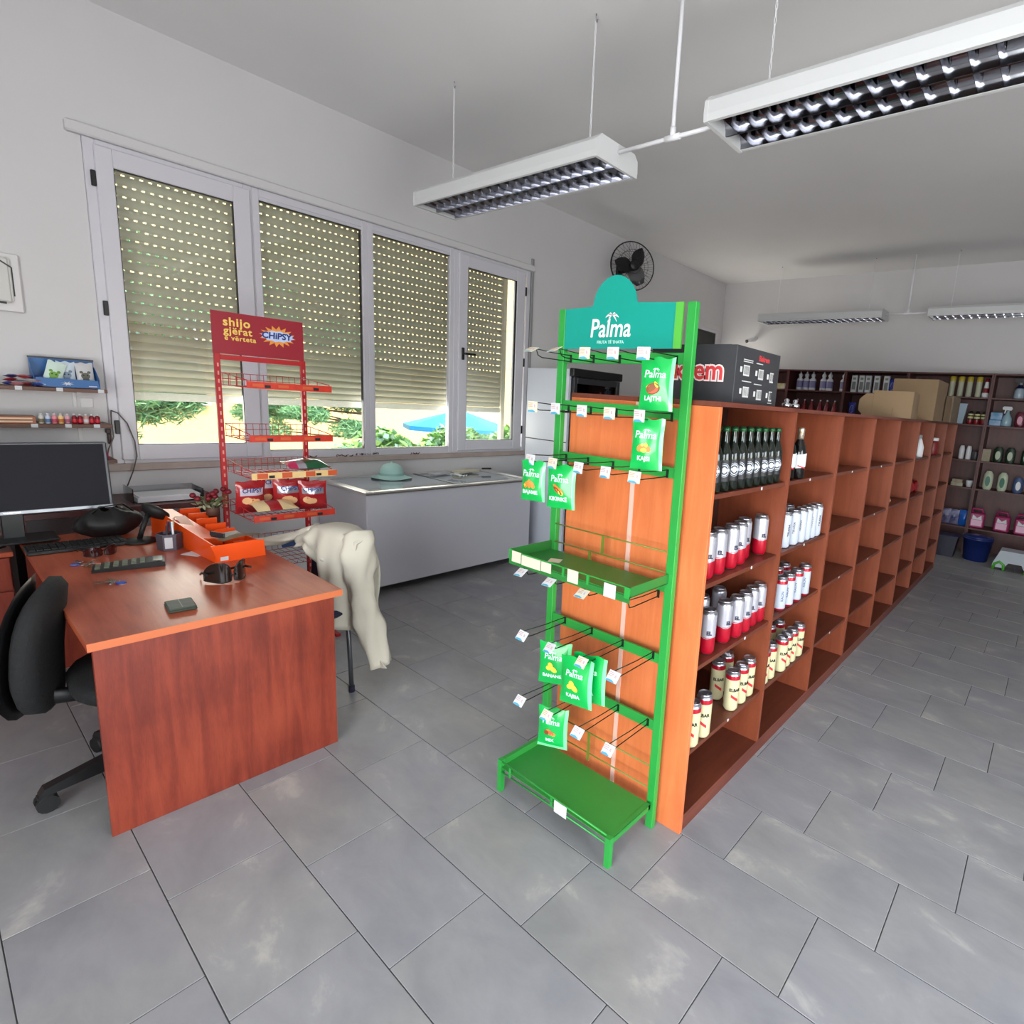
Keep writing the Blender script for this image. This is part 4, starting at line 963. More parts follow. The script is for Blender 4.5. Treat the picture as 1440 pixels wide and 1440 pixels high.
MB().prism([(a, b_) for a, b_ in star(12, .098, .082, 0, 0, 1, .36)], .0007, .0012, 'x', M=Matrix.Translation((SXF, Y(1.505), 1.925))).obj('burst_core', mat('sign_pale_blue', (190, 205, 240), .5), RR)
sgn('CHiPSY', .052, 1.415, 1.926, M_sb, .0018, .0014, .08)
M_strip = mat('strip_red_print', (196, 52, 34), .45, noise=.15, nscale=30); M_stripy = mat('strip_yellow_print', (226, 190, 130), .5)
def basket(z, deep=.4, strip=True, yellowish=False, fence=.05, zdrop=0):
    xf = xb_+deep
    w_ = MB()
    n = 12
    for k in range(n+1):
        yy = Y(y0)+.02+(y1-y0-.04)*k/n
        w_.tube([(X(xb_)+.014, yy, z+fence*1.4), (X(xb_)+.016, yy, z), (X(xf), yy, z-.002), (X(xf)+.003, yy, z+.012)], .0017, 4, smooth=False)
    for k in range(5):
        xx = X(xb_)+.02+(deep-.02)*k/4; w_.cyl((xx, Y(y0)+.015, z-.003), (xx, Y(y1)-.015, z-.003), .002, 4)
    for zz in (z+fence*.7, z+fence*1.4): w_.cyl((X(xb_)+.014, Y(y0)+.015, zz), (X(xb_)+.014, Y(y1)-.015, zz), .002, 4)
    for yy in (Y(y0)+.016, Y(y1)-.016):
        w_.tube([(X(xb_)+.014, yy, z+fence*1.4), (X(xf), yy, z+.038)], .0028, 5); w_.tube([(X(xb_)+.014, yy, z), (X(xf), yy, z)], .0028, 5)
        for k in (.3, .6, 1): w_.cyl((X(xb_)+deep*k, yy, z), (X(xb_)+deep*k, yy, z+fence*1.4+(.038-fence*1.4)*k), .0022, 4)
    for k in (.3, .6): pass
    o = w_.obj('basket_shelf', M_red, RR)
    if strip:
        MB().box(X(xf)+.0035, X(xf)+.006, Y(y0)+.012, Y(y1)-.004, z-.006, z+.032).obj('price_strip', M_strip if not yellowish else M_stripy, o)
        lb = MB()
        for k in range(4 if yellowish else 3):
            yy = Y(y0)+.04+k*.13
            lb.box(X(xf)+.0062, X(xf)+.0066, yy, yy+.055, z-.003+(0 if yellowish else .008), z+.029-(0 if yellowish else .008))
        tag(lb.obj('strip_labels', mat('strip_orange', (196, 84, 44), .5) if yellowish else mat('strip_gold', (200, 90, 46), .5), o), kind='stuff')
        for k in (.07, .33): MB().box(X(xf)+.007, X(xf)+.0074, Y(y0)+k+.03, Y(y0)+k+.06, z, z+.016).obj('strip_mark', M_blacktxt, o)
    return o
basket(1.61); basket(1.31); basket(1.095, yellowish=True); basket(.845); basket(.56, strip=False, fence=.08); basket(.25, strip=False)
# chip bags on it
M_rb = mat('glossy_red_film', (150, 28, 36), .22, coat=.7, rgb2=(176, 44, 46), nscale=9); M_gf = mat('glossy_cream_film', (226, 200, 150), .3, coat=.6); M_sf = mat('silver_film', (190, 190, 200), .2, .6)
M_gd = mat('bottle_green_film', (20, 90, 50), .3, coat=.5); M_pk = mat('magenta_film', (200, 40, 90), .3, coat=.5)
def chip_bag(loc, rz, tilt, w, h, d, fa, mats, label, seed, words=None, roll=0, z0=None):
    t = thing('chip_bag', label, 'snack bag', loc, 0, None); t.rotation_euler = (tilt, roll, rz)
    b, P = pillow(w, h, d, None, seed=seed, wav=.002, mif=fa); b.obj('bag_film', mats, t)
    if words: on_front(text_mb(words, .035, bold=.001, ext=.0003), P, w, h, 0, h*.72).obj('lettering', M_sb, t)
    nb = MB(); r = random.Random(seed)
    for k in range(3):
        cx, cz = r.uniform(-.25, .25)*w, h*(.32+.12*r.random()); rr = .022
        nb.add([(cx+rr*1.3*math.cos(a), cz+rr*math.sin(a), .0) for a in [2*PI*j/10 for j in range(10)]], [list(range(10))])
    if words: on_front(nb, P, w, h, 0, 0, .002).obj('chip_picture', mat('chip_cream', (232, 180, 130), .5), t)
    return t
fa_red = lambda u, v: 1 if .6 < v < .82 and .12 < u < .88 else 0
chip_bag((-3.84, 1.25, .852), PI/2+.15, .12, .17, .20, .06, fa_red, [M_rb, mat('bag_badge', (200, 190, 205), .4)], 'upright red chip bag at the left of the fourth rack shelf', 1, 'CHiPSY')
chip_bag((-3.93, 1.41, .852), PI/2, .1, .19, .24, .06, fa_red, [M_rb, mat('bag_badge', (200, 190, 205), .4)], 'upright red chip bag at the back middle of the fourth rack shelf', 2, 'CHiPSY')
chip_bag((-3.84, 1.47, .852), PI/2-.15, .15, .19, .20, .07, fa_red, [M_rb, M_sf], 'shiny red chip bag right of the middle on the fourth rack shelf', 3, 'CHiPSY')
chip_bag((-3.76, 1.58, .852), PI/2-.3, .1, .16, .19, .07, fa_red, [M_rb, M_sf], 'red chip bag at the right end of the fourth rack shelf', 4, 'CHiPSY')
chip_bag((-3.68, 1.35, .885), PI/2, -1.35, .23, .15, .05, lambda u, v: 1 if .3 < u < .62 and v < .75 else 0, [M_gf, M_rb], 'cream chip bag lying flat in front on the fourth rack shelf', 5)
chip_bag((-3.64, 1.53, 1.135), PI/2, -1.4, .24, .17, .06, lambda u, v: (1 if u < .2 else 2 if u < .38 else 3) if v < .7 else 0, [M_gf, M_pk, M_sf, M_gd], 'cream, magenta and green chip bag lying on the third rack shelf', 6)
chip_bag((-3.84, 1.52, .60), PI/2, -1.2, .2, .16, .06, lambda u, v: 1 if .4 < v < .6 and u > .4 else 0, [mat('dull_blue_film', (50, 84, 140), .4), M_rb], 'blue chip bag slumped on the low rack shelf', 7)

# ================================================================== DESK AND WHAT IS ON IT
DK = thing('office_desk', 'red cherry office desk with solid end panel facing the room', 'desk', (-3.2, .73, 0), math.atan2(.01, 1.6)*0)
X = lambda v: v+3.2; Y = lambda v: v-.73
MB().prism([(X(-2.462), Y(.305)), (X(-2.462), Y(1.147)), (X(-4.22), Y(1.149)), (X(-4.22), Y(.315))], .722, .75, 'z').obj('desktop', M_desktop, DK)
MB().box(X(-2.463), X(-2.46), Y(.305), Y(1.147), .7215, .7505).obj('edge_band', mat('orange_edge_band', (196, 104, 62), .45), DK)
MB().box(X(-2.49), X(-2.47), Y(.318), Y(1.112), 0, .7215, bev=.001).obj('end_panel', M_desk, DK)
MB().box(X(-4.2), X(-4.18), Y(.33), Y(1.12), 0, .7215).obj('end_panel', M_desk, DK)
MB().box(X(-4.179), X(-2.491), Y(1.05), Y(1.068), .25, .7215).obj('modesty_panel', M_desk, DK)
sc = thing('side_cabinet', 'low red cherry cabinet left of the desk', 'cabinet', (-4.5, -.1, 0), 0)
X2 = lambda v: v+4.5; Y2 = lambda v: v+.1
MB().box(X2(-4.93), X2(-4.07), Y2(-1.1), Y2(.27), .03, .70, bev=.002).obj('cabinet_body', M_desk, sc)
MB().box(X2(-4.94), X2(-4.05), Y2(-1.11), Y2(.28), .7005, .725, bev=.002).obj('cabinet_top', M_desktop, sc)
for k, (za, zb) in enumerate(((.04, .34), (.35, .52), (.53, .695))): MB().box(X2(-4.069), X2(-4.055), Y2(-.25), Y2(.265), za, zb, bev=.001).obj('drawer', M_desk, sc)
MB().box(X2(-4.9), X2(-4.1), Y2(-1.05), Y2(.24), 0, .0295).obj('plinth', M_black, sc)
simple('power_cable', MB().tube([(0, 0, 0), (.02, -.1, -.02), (.03, -.2, .0), (.03, -.35, .012), (.02, -.5, .0)], .005, 6), M_black, 'black cable trailing over the low cabinet edge', 'cable', (-4.08, .26, .75))
# monitor
mo = thing('computer_monitor', 'large black computer monitor with grey bezel at the left of the desk', 'monitor', (-4.13, .3, .7505), 0)
mo.rotation_euler = (0, -.12, 0)
MB().box(-.02, .02, -.44, .385, .145, .51, bev=.006).obj('monitor_shell', mat('monitor_grey', (74, 75, 80), .35, .3), mo)
MB().box(.0202, .0215, -.425, .37, .165, .498).obj('screen', mat('dark_screen', (36, 36, 42), .55, spec=.12), mo)
MB().box(.0202, .024, -.438, .383, .147, .164, bev=.001).obj('bottom_bezel', mat('silver_bezel', (120, 122, 128), .3, .6), mo)
MB().box(.0242, .0246, -.03, .03, .154, .158).obj('bezel_mark', M_chrome, mo)
sb = thing('monitor_base', 'black monitor foot under the large monitor', 'stand', (-4.16, .28, .7505)) if False else None
MB().box(-.11, .1, -.15, .15, .012, .024, bev=.004).box(-.05, -.02, -.04, .04, .02, .3, bev=.004).obj('monitor_stand', M_black, mo, None, (0, .12, 0))
kb = thing('keyboard', 'black keyboard on the desk edge below the monitor', 'keyboard', (-3.87, .505, .7505), 0)
MB().box(-.09, .07, -.2, .17, 0, .018, bev=.004).obj('keyboard_base', M_black, kb)
km = MB(); 
for i in range(5):
    for j in range(14): km.box(-.08+i*.028, -.058+i*.028, -.19+j*.0255, -.169+j*.0255, .018, .024)
tag(km.obj('keys', M_rub, kb), kind='stuff')
# black carry bag and stand heap
bg_ = thing('laptop_bag', 'slumped black bag on the desk between monitor and pen holder', 'bag', (-4.08, .65, .7505), .1)
def bagf(u, v):
    a = 2*PI*u; r = (math.sin(PI*min(.97, v*.9+.05)))**.5; f = 1+.08*math.sin(3*a+5*v)+.05*math.sin(7*a)
    return (.10*r*math.cos(a)*f*(1-.35*v), .17*r*math.sin(a)*f*(1-.3*v), .15*v**.8+.012*math.sin(4*a)*v)
MB().grid(28, 10, bagf).obj('bag_body', mat('black_nylon', (14, 14, 16), .6, bump=.4, nscale=12), bg_)
MB().tube([(.02, -.08, .12), (.05, -.05, .17), (.05, .05, .18), (.02, .1, .13)], .01, 6, flat=.4).obj('strap', M_black, bg_)
ph = thing('desk_lamp', 'black folded stand with round foot behind the pen holder', 'stand', (-3.84, .725, .7505), .3)
MB().lathe([(.075, 0), (.08, .004), (.07, .014), (.02, .02)], 20).obj('foot', M_rub, ph)
MB().tube([(0, 0, .015), (.01, .02, .09), (-.01, .06, .15)], .012, 8).obj('stem', M_rub, ph)
MB().lathe([(.02, 0), (.055, .012), (.07, .035), (.06, .05), (.02, .06)], 14, Matrix.Translation((-.01, .07, .125)) @ Matrix.Rotation(-.7, 4, 'X')).obj('head', M_rub, ph)
# mesh pen holder with pens
pn = thing('pen_holder', 'six-sided grey mesh pen holder on the desk', 'pen holder', (-3.605, .80, .7505), .3)
hexo = [(.052*math.cos(PI*k/3), .052*math.sin(PI*k/3)) for k in range(6)]; b = MB()
for k in range(6):
    p, q = hexo[k], hexo[(k+1) % 6]
    b.add([(p[0], p[1], 0), (q[0], q[1], 0), (q[0]*1.05, q[1]*1.05, .085), (p[0]*1.05, p[1]*1.05, .085), (p[0]*.95, p[1]*.95, 0), (q[0]*.95, q[1]*.95, 0), (q[0]*1.0, q[1]*1.0, .085), (p[0]*1.0, p[1]*1.0, .085)], [[0, 1, 2, 3], [7, 6, 5, 4], [3, 2, 6, 7], [0, 4, 5, 1]])
b.prism(hexo, 0, .003, 'z').obj('mesh_box', mat('grey_mesh', (92, 88, 98), .5, .3), pn)
MB().box(.047, .0475, -.02, .012, .012, .07).obj('paper_label', M_paper, pn, None, (0, 0, -.52))
for k, (a, l, tx, ty, c) in enumerate(((.5, .15, .3, -.25, M_white), (1.8, .14, -.1, -.12, mat('pen_teal', (70, 110, 130), .4)), (3.0, .145, .1, .2, mat('pen_maroon', (90, 30, 50), .4)), (4.2, .15, .3, .3, mat('pen_maroon', (90, 30, 50), .4)), (5.4, .13, -.2, .1, M_dgrey), (2.4, .16, .1, .35, mat('pen_beige', (190, 160, 120), .4)))):
    x, y = .022*math.cos(a), .022*math.sin(a); MB().cyl((x, y, .004), (x+tx*l*.35, y+ty*l*.35, l), .0055, 7, r1=.004).obj('pen', c, pn)
# papers beside
simple('paper_sheet', MB().box(-.05, .05, -.08, .08, 0, .002), M_paper, 'small white sheet under the left foot of the orange tray', 'paper', (-3.45, .90, .7505), .5)
simple('paper_sheet', MB().box(-.04, .04, -.07, .07, 0, .003), mat('lilac_paper', (206, 200, 218), .6), 'pale folded leaflet between pen holder and orange tray', 'paper', (-3.56, .935, .7545), .2)
# calculator
ca = thing('calculator', 'black desk calculator lying aslant near the keys', 'calculator', (-3.365, .59, .7505), math.radians(-12))
MB().prism([(-.125, 0), (.13, 0), (.13, .022), (.085, .028), (-.125, .012)], -.055, .055, 'x', M=Matrix.Identity(4)).obj('calculator_body', M_black, ca)
kk = MB()
for i in range(5):
    for j in range(6):
        y = -.115+j*.031; z = .0135+(y+.125)*.076
        kk.box(-.045+i*.019, -.031+i*.019, y, y+.018, z-.002, z+.005)
ca_k = kk.obj('keys', mat('grey_green_keys', (96, 104, 84), .5), ca); tag(ca_k, kind='stuff')
MB().box(-.045, .045, .088, .12, .0278, .0295).obj('display', mat('lcd_grey', (92, 98, 92), .2), ca)
MB().box(-.045, -.031, -.115, -.097, .0182, .0205).obj('clear_key', mat('key_orange', (220, 110, 70), .5), ca)
# keys
def keys(loc, rz, label, n, fob, seed):
    t = thing('key_bunch', label, 'keys', loc, rz, 'key bunches on the desk'); r = random.Random(seed)
    MB().tube([(.014*math.cos(a), .014*math.sin(a), .004) for a in [2*PI*k/14 for k in range(14)]], .0014, 5, closed=True).obj('key_ring', M_chrome, t)
    for k in range(n):
        a = -.6+k*1.0+r.uniform(-.2, .2); M = Matrix.Rotation(a, 4, 'Z') @ Matrix.Translation((.014, 0, .003+.003*k))
        MB().lathe([(.011, 0), (.011, .002)], 12, M @ Matrix.Translation((.01, 0, 0))).box(.018, .056, -.0035, .0035, 0, .002, M=M).box(.035, .04, -.006, -.003, 0, .002, M=M).box(.046, .05, -.006, -.003, 0, .002, M=M).obj('key', M_chrome if k % 2 else mat('dull_brass', (150, 130, 96), .35, .9), t)
    MB().lathe([(.016, 0), (.018, .002), (.018, .006), (.014, .008)], 14, Matrix.Translation((-.034, .004, 0))).obj('key_fob', fob, t)
    return t
keys((-3.14, .50, .7505), -2.6, 'key bunch with blue round fob in front of the calculator', 4, mat('fob_blue', (40, 70, 160), .3), 2)
keys((-3.50, .455, .7505), .9, 'key bunch with small blue fob below the sunglasses', 4, mat('fob_slate', (80, 90, 150), .3), 9)
simple('coin', MB().lathe([(.011, 0), (.011, .0018)], 14), mat('coin_cream', (230, 200, 150), .3, .6), 'single pale coin next to the blue fob', 'coin', (-3.095, .515, .7505))
# sunglasses
def glasses(name, label, loc, rz, sc_, frame, lens, wrap_, lh=.05):
    t = thing(name, label, 'sunglasses', loc, rz)
    for s in (-1, 1):
        def lf(u, v, s=s):
            a = -1.15+2.3*u; y = s*(.036)+.034*math.sin(a)*1.0; x = .010*math.cos(a)*2-wrap_*abs(y)**2*22
            hh = lh*(math.cos((u-.5)*PI*.85))**.6
            return (x*sc_, y*sc_, (.003+(v)*hh+.010*abs(u-.5))*sc_)
        MB().grid(10, 5, lf).obj('lens', lens, t)
        fr_ = [Vector(lf(k/16, 0 if 1 else 0)) for k in range(17)]+[Vector(lf(1-k/16, 1)) for k in range(17)]
        MB().tube(fr_, .0022*sc_, 5, closed=True).obj('rim', frame, t)
        MB().tube([(-.012*sc_, s*.072*sc_, .038*sc_), (-.07*sc_, s*.066*sc_, .034*sc_), (-.125*sc_, s*.05*sc_, .012*sc_)], .0028*sc_, 5, flat=1.6).obj('temple', frame, t)
    MB().tube([(.012*sc_, -.006*sc_, .03*sc_), (.016*sc_, 0, .034*sc_), (.012*sc_, .006*sc_, .03*sc_)], .003*sc_, 5).obj('bridge', frame, t)
    return t
M_lens = mat('smoky_lens', (26, 24, 22), .08, coat=.7); M_lensb = mat('maroon_lens', (48, 14, 16), .1, coat=.6)
glasses('sunglasses', 'large dark wraparound sunglasses standing open on the desk corner', (-2.86, .845, .7505), 0.12, 1.22, M_black, M_lens, .6, .075)
glasses('sunglasses', 'small maroon-lensed sunglasses beside the keyboard', (-3.64, .545, .7505), .25, .95, M_black, M_lensb, .3)
# wallet
wa = thing('wallet', 'closed dark green leather wallet near the desk edge', 'wallet', (-2.65, .606, .7505), -.1)
MB().box(-.06, .06, -.045, .045, 0, .009, bev=.004).box(-.058, .058, -.043, .043, .0092, .017, bev=.003).obj('wallet_leather', mat('dark_green_leather', (58, 66, 56), .5, noise=.1, nscale=40, bump=.2), wa)
MB().box(-.05, .05, -.0015, .0015, .0171, .0176).obj('stitch_line', mat('pale_stitch', (120, 124, 116), .6), wa)
# orange stepped tray
ot = thing('sweets_tray', 'bright orange stepped plastic display tray on the desk', 'display tray', (-3.2, 1.0, .7505), math.radians(4))
MB().prism([(-.11, .0), (.105, .0), (.10, .085), (.06, .092), (-.06, .090), (-.135, .088)], -.006, 0, 'x').obj('front_panel', M_orange, ot)
b = MB().box(-.86, -.007, .098, .104, 0, .07).prism([(-.86, 0), (-.86, .15), (-.007, .085), (-.007, 0)], -.118, -.112, 'y', M=Matrix.Identity(4))
b.obj('side_wall', M_orange, ot)
MB().box(-.86, -.007, -.111, .097, 0, .006).obj('tray_floor', M_orange, ot)
for k in range(7):
    x = -.10-k*.115; zt = .07+.010*k
    MB().prism([(x, .0065), (x, zt), (x-.005, zt), (x-.085, .04+.008*k), (x-.09, .0065)], -.0, .097, 'y').obj('compartment', M_orange, ot)
MB().box(-.8, -.06, -.111, -.0, .0066, .06, bev=.004).obj('compartment', M_orange, ot) if False else None
MB().add([(-.84, -.105, .135), (-.84, -.02, .125), (-.18, -.02, .075), (-.18, -.105, .09), (-.84, -.105, .0068), (-.84, -.02, .0068), (-.18, -.02, .0068), (-.18, -.105, .0068)], [[0, 1, 2, 3], [3, 2, 6, 7], [1, 0, 4, 5], [0, 3, 7, 4], [2, 1, 5, 6], [7, 6, 5, 4]]).obj('sloping_ramp', M_orange, ot)
MB().box(.0005, .0012, -.1, -.065, .008, .028).obj('sticker', M_paper, ot)
MB().grid(8, 2, lambda u, v: (-.62+.26*u, -.085+.05*v-.02*u, .127-.05*u*.8+.006*math.sin(6*u))).obj('torn_label', mat('pale_label', (238, 190, 170), .6), ot)
bo = thing('phone', 'dark folded phone case lying in the orange tray', 'phone case', (-3.34, .985, .847), .35)
MB().box(-.05, .05, -.06, .065, 0, .008, bev=.003).box(-.05, .05, -.062, -.055, .008, .03, bev=.002).obj('case_body', mat('case_slate', (40, 42, 46), .4), bo)
simple('envelope', MB().grid(10, 3, lambda u, v: (-.04+.08*v, (u-.5)*.2, .012*math.sin(PI*u)+.004*v)), M_card, 'curved kraft strip behind the orange front panel', 'paper', (-3.27, 1.02, .846), .1)
# rose posy
rs = thing('flower_posy', 'small posy of dark red roses in a pot on the orange tray', 'flowers', (-3.86, 1.065, .852))
MB().lathe([(.02, 0), (.03, .005), (.034, .05), (.03, .052)], 12).obj('pot', mat('brown_pot', (90, 60, 46), .6), rs)
r = random.Random(8)
for k in range(9):
    a = k*2.4; d_ = .02+.012*(k % 4)*1.2; x, y, z = d_*math.cos(a)*1.3, d_*math.sin(a)*1.4, .125+.02*r.random()-.012*(k % 3)
    ro = MB().lathe([(.002, -.012), (.014, -.006), (.017, .004), (.013, .012), (.006, .013)], 9, Matrix.Translation((x, y, z)))
    for q in range(3): ro.lathe([(.011-.003*q, .006), (.013-.003*q, .014+.002*q)], 8, Matrix.Translation((x, y, z)), caps=False)
    ro.obj('rose', mat('rose_red', (110, 10, 26), .5), rs)
    MB().tube([(x*.3, y*.3, .045), (x*.8, y*.8, .09), (x, y, z-.01)], .0016, 4).obj('stem', mat('stem_green', (60, 84, 48), .6), rs)
leafy('leaves', 160, lambda q: (q.gauss(0, .028), q.gauss(0, .032), q.uniform(.05, .11)), .016, [mat('leaf_dull', (86, 96, 62), .6), mat('leaf_pale', (150, 150, 120), .6)], rs, .45)
# document tray with paper
dt = thing('document_tray', 'clear grey document tray of papers on the low shelf behind the desk', 'tray', (-4.62, 1.01, .835), 0)
MB().box(-.13, .12, -.165, .19, 0, .005).box(-.13, .1, -.17, -.165, 0, .09).box(-.13, .1, .19, .195, 0, .07).box(-.135, -.13, -.17, .195, 0, .075).obj('tray_shell', M_clear, dt)
tag(MB().box(-.11, .115, -.15, .17, .0052, .034).box(-.10, .11, -.14, .175, .0342, .04).obj('paper_stack', M_paper, dt), kind=None)
lt = thing('side_ledge', 'narrow brown ledge along the wall behind the desk', 'ledge', (-4.65, .7, 0))
MB().box(-.28, .22, -.38, .6, .80, .834, bev=.002).obj('ledge_board', M_darkwood, lt)
for y in (-.34, .56): MB().box(-.26, .2, y-.01, y+.01, 0, .7995).obj('ledge_support', M_darkwood, lt)
# loose cable loop
simple('hanging_cable', MB().tube([(0, 0, .5), (.01, .03, .485), (.02, .07, .42), (.02, .1, .3), (.015, .105, .2), (.01, .08, .1), (0, .045, 0)], .004, 6).tube([(0, 0, .5), (.004, -.004, .42), (.004, 0, .33), (.002, -.03, .25), (0, -.05, .16)], .004, 6), mat('grey_cable', (92, 88, 82), .5), 'thin grey cable looping down beside the window frame', 'cable', (-4.89, .842, .89))
simple('cable_bracket', MB().box(-.02, .02, -.014, .008, 0, .03, bev=.003).box(-.015, .015, -.008, .008, -.07, -.002, bev=.003), mat('dark_brown_plastic', (60, 36, 34), .5), 'dark brown clip beside the lower window hinge', 'clip', (-4.925, .826, 1.24))

# ================================================================== WALL SHELVES LEFT OF THE WINDOW
def wshelf(z, y1, label):
    t = thing('wall_shelf', label, 'shelf', (XW, y1, z)); 
    MB().box(.001, .235, -1.6, 0, -.022, 0, bev=.002).obj('shelf_board', mat('walnut_board', (98, 66, 52), .5, noise=.1, nscale=6), t)
    for y in (-.12, -.62, -1.3): MB().box(.001, .16, y-.008, y+.008, -.032, -.0225).box(.001, .008, y-.008, y+.008, -.12, -.0325).obj('bracket', M_pvc2, t)
    return t
w1 = wshelf(1.525, .805, 'upper brown wall shelf left of the window, holding sweets')
w2 = wshelf(1.312, .815, 'middle brown wall shelf left of the window, holding small bottles')
w3 = wshelf(1.09, .82, 'lowest brown wall shelf, mostly hidden behind the monitor')
for t, ys in ((w1, (-.375, -.21, -.03)), (w2, (-.34, -.2, -.075))):
    for y in ys: MB().box(.2355, .2365, y-.014, y+.014, -.021, .001).obj('price_label', M_paper, t)
# blue display box with three pouches
bb = thing('display_box', 'blue cardboard display box of treat pouches on the upper wall shelf', 'display box', (-4.83, .635, 1.5255), 0)
MB().box(-.05, .09, -.135, .14, 0, .003).prism([(-.135, 0), (.14, 0), (.135, .05), (-.13, .055)], .087, .09, 'x').prism([(-.05, 0), (.09, 0), (.09, .055), (-.03, .16), (-.05, .16)], -.138, -.135, 'y').prism([(-.05, 0), (.09, 0), (.09, .055), (-.03, .13), (-.05, .13)], .14, .143, 'y').box(-.053, -.05, -.138, .143, 0, .17).obj('box_card', mat('display_blue', (32, 96, 160), .45), bb)
MB().box(-.054, -.049, -.14, .145, .165, .175).obj('top_edge', M_dgrey, bb)
MB().prism(star(8, .03, .011, 0, 0, 1, .45), 0, .0006, 'x', M=Matrix.Translation((.0905, 0, .025))).obj('star_print', M_paper, bb)
for y in (-.11, .11): MB().box(.0903, .0907, y-.018, y+.018, .012, .017).obj('box_print', M_paper, bb)
for k, (y, ro, c1, c2, lb) in enumerate(((-.07, .3, (206, 226, 214), (110, 160, 60), 'leftmost pouch, leaning, with a green cat-shaped picture'), (.01, 0, (200, 214, 224), (120, 136, 156), 'middle pouch, pale blue with a grey picture'), (.095, -.03, (196, 196, 196), (90, 90, 78), 'right pouch, grey with a dark picture'))):
    p, P = pillow(.082, .150, .02, None, seed=k)
    t = thing('treat_pouch', 'treat '+lb, 'pouch', (-4.815+.03*(k == 0), .635+y, 1.5295), PI/2, 'pouches in the blue display box'); t.rotation_euler = (-.12, ro, PI/2)
    p.obj('pouch_film', mat('pouch_film_%s' % 'abc'[k], c1, .3, coat=.3), t)
    nb = MB()
    for (cx, cz, r_) in ((0, .05, .022), (-.018, .072, .009), (.018, .072, .009), (0, .03, .016)): nb.add([(cx+r_*math.cos(a), cz+r_*math.sin(a)*.9, 0) for a in [2*PI*j/12 for j in range(12)]], [list(range(12))])
    on_front(nb, P, .082, .150, 0, .02, .0015).obj('pouch_picture', mat('pouch_picture_%s' % 'abc'[k], c2, .5), t)
    e2 = MB()
    for cx in (-.009, .009): e2.add([(cx+.004*math.cos(a), .054+.004*math.sin(a), 0) for a in [2*PI*j/8 for j in range(8)]], [list(range(8))])
    on_front(e2, P, .082, .150, 0, .02, .003).obj('pouch_picture', M_blacktxt, t)
rr = random.Random(11); cols = [('wrap_blue', (50, 60, 140)), ('wrap_red', (176, 50, 60)), ('wrap_navy', (40, 44, 110)), ('wrap_pink', (206, 130, 140)), ('wrap_white', (214, 208, 206))]
names = ['blue', 'red', 'navy', 'pink', 'white']
for k in range(14):
    c = rr.randrange(5) if k > 4 else k
    y = .40+.0115*k+rr.uniform(-.008, .008); zz = 1.5265+(.0 if k % 3 == 0 else .021 if k % 3 == 1 else .042)
    p, _ = pillow(.052, .05, .02, None, n=6, seed=k)
    o = thing('sweet', 'foil-wrapped %s sweet, %s along the heap on the upper wall shelf' % (names[c], (['first', 'second', 'third', 'fourth', 'fifth', 'sixth', 'seventh', 'eighth', 'ninth', 'tenth', 'eleventh', 'twelfth', 'thirteenth', 'fourteenth'])[k]), 'sweet', (-4.78+rr.uniform(-.05, .05), y-.0, zz+.011), rr.uniform(0, 3), 'wrapped sweets on the upper wall shelf')
    o.rotation_euler = (PI/2-.2*rr.random(), 0, rr.uniform(0, 3))
    p.v = [v-Vector((0, 0, .025)) for v in p.v]; p.obj('wrapper', mat(cols[c][0], cols[c][1], .35, coat=.3), o)
# middle shelf: chocolate box, small bottles
t = thing('chocolate_box', 'flat brown and gold box at the left end of the middle wall shelf', 'box', (-4.79, .40, 1.3125))
MB().box(-.06, .07, -.15, .085, 0, .042, bev=.002).obj('box_card', mat('brown_gold_card', (150, 84, 44), .45), t)
for z0 in (.008, .026): MB().box(.0702, .0706, -.15, .07, z0, z0+.008).obj('gold_band', mat('gold_print', (216, 190, 160), .4), t)
MB().box(.02, .075, .087, .112, 0, .03).obj('side_flap', M_darkwood, t) if False else None
bc = [('milky', (206, 204, 196), (120, 110, 80)), ('bluish', (190, 200, 220), (80, 110, 150)), ('pink', (220, 140, 150), (180, 70, 90)), ('amber', (236, 200, 140), (190, 110, 50)), ('rosy', (214, 160, 170), (170, 90, 110))]
def vial(col, lab, cap, label, y, tall=.058):
    t = thing('small_bottle', label, 'bottle', (-4.745, y, 1.3125))
    MB().lathe([(.009, 0), (.0125, .003), (.0125, tall*.72), (.006, tall*.85), (.006, tall*.9)], 10).obj('bottle_body', col, t)
    MB().lathe([(.0075, tall*.88), (.0075, tall), (.005, tall+.003)], 8).obj('bottle_cap', cap, t)
    MB().lathe([(.0127, tall*.15), (.0127, tall*.5)], 10, caps=False).obj('bottle_label', lab, t)
for k in range(5):
    n, c, l = bc[k]; vial(mat('vial_'+n, c, .25, coat=.3), mat('vial_label_'+n, l, .5), M_paper, 'small %s bottle with white cap, %s in the left set, middle wall shelf' % (n, ordn(k)), .508+k*.0275)
for k in range(5):
    vial(mat('vial_red', (120, 16, 30), .2, coat=.4) if k != 2 else mat('vial_pale', (200, 150, 140), .3), M_redtxt if k != 2 else M_paper, M_paper, 'small dark red bottle, white cap, %s in the right set, middle wall shelf' % ordn(k) if k != 2 else 'small pale-labelled bottle in the middle of the red set', .648+k*.0255)
t = simple('card_tray', MB().box(-.012, .018, -.01, .13, 0, .003).box(.016, .019, -.01, .13, 0, .014).box(-.012, .019, .128, .131, 0, .028), mat('yellow_card', (214, 184, 80), .5), 'low yellow card tray around the red bottles', 'tray', (-4.743, .637, 1.3122)) if False else None
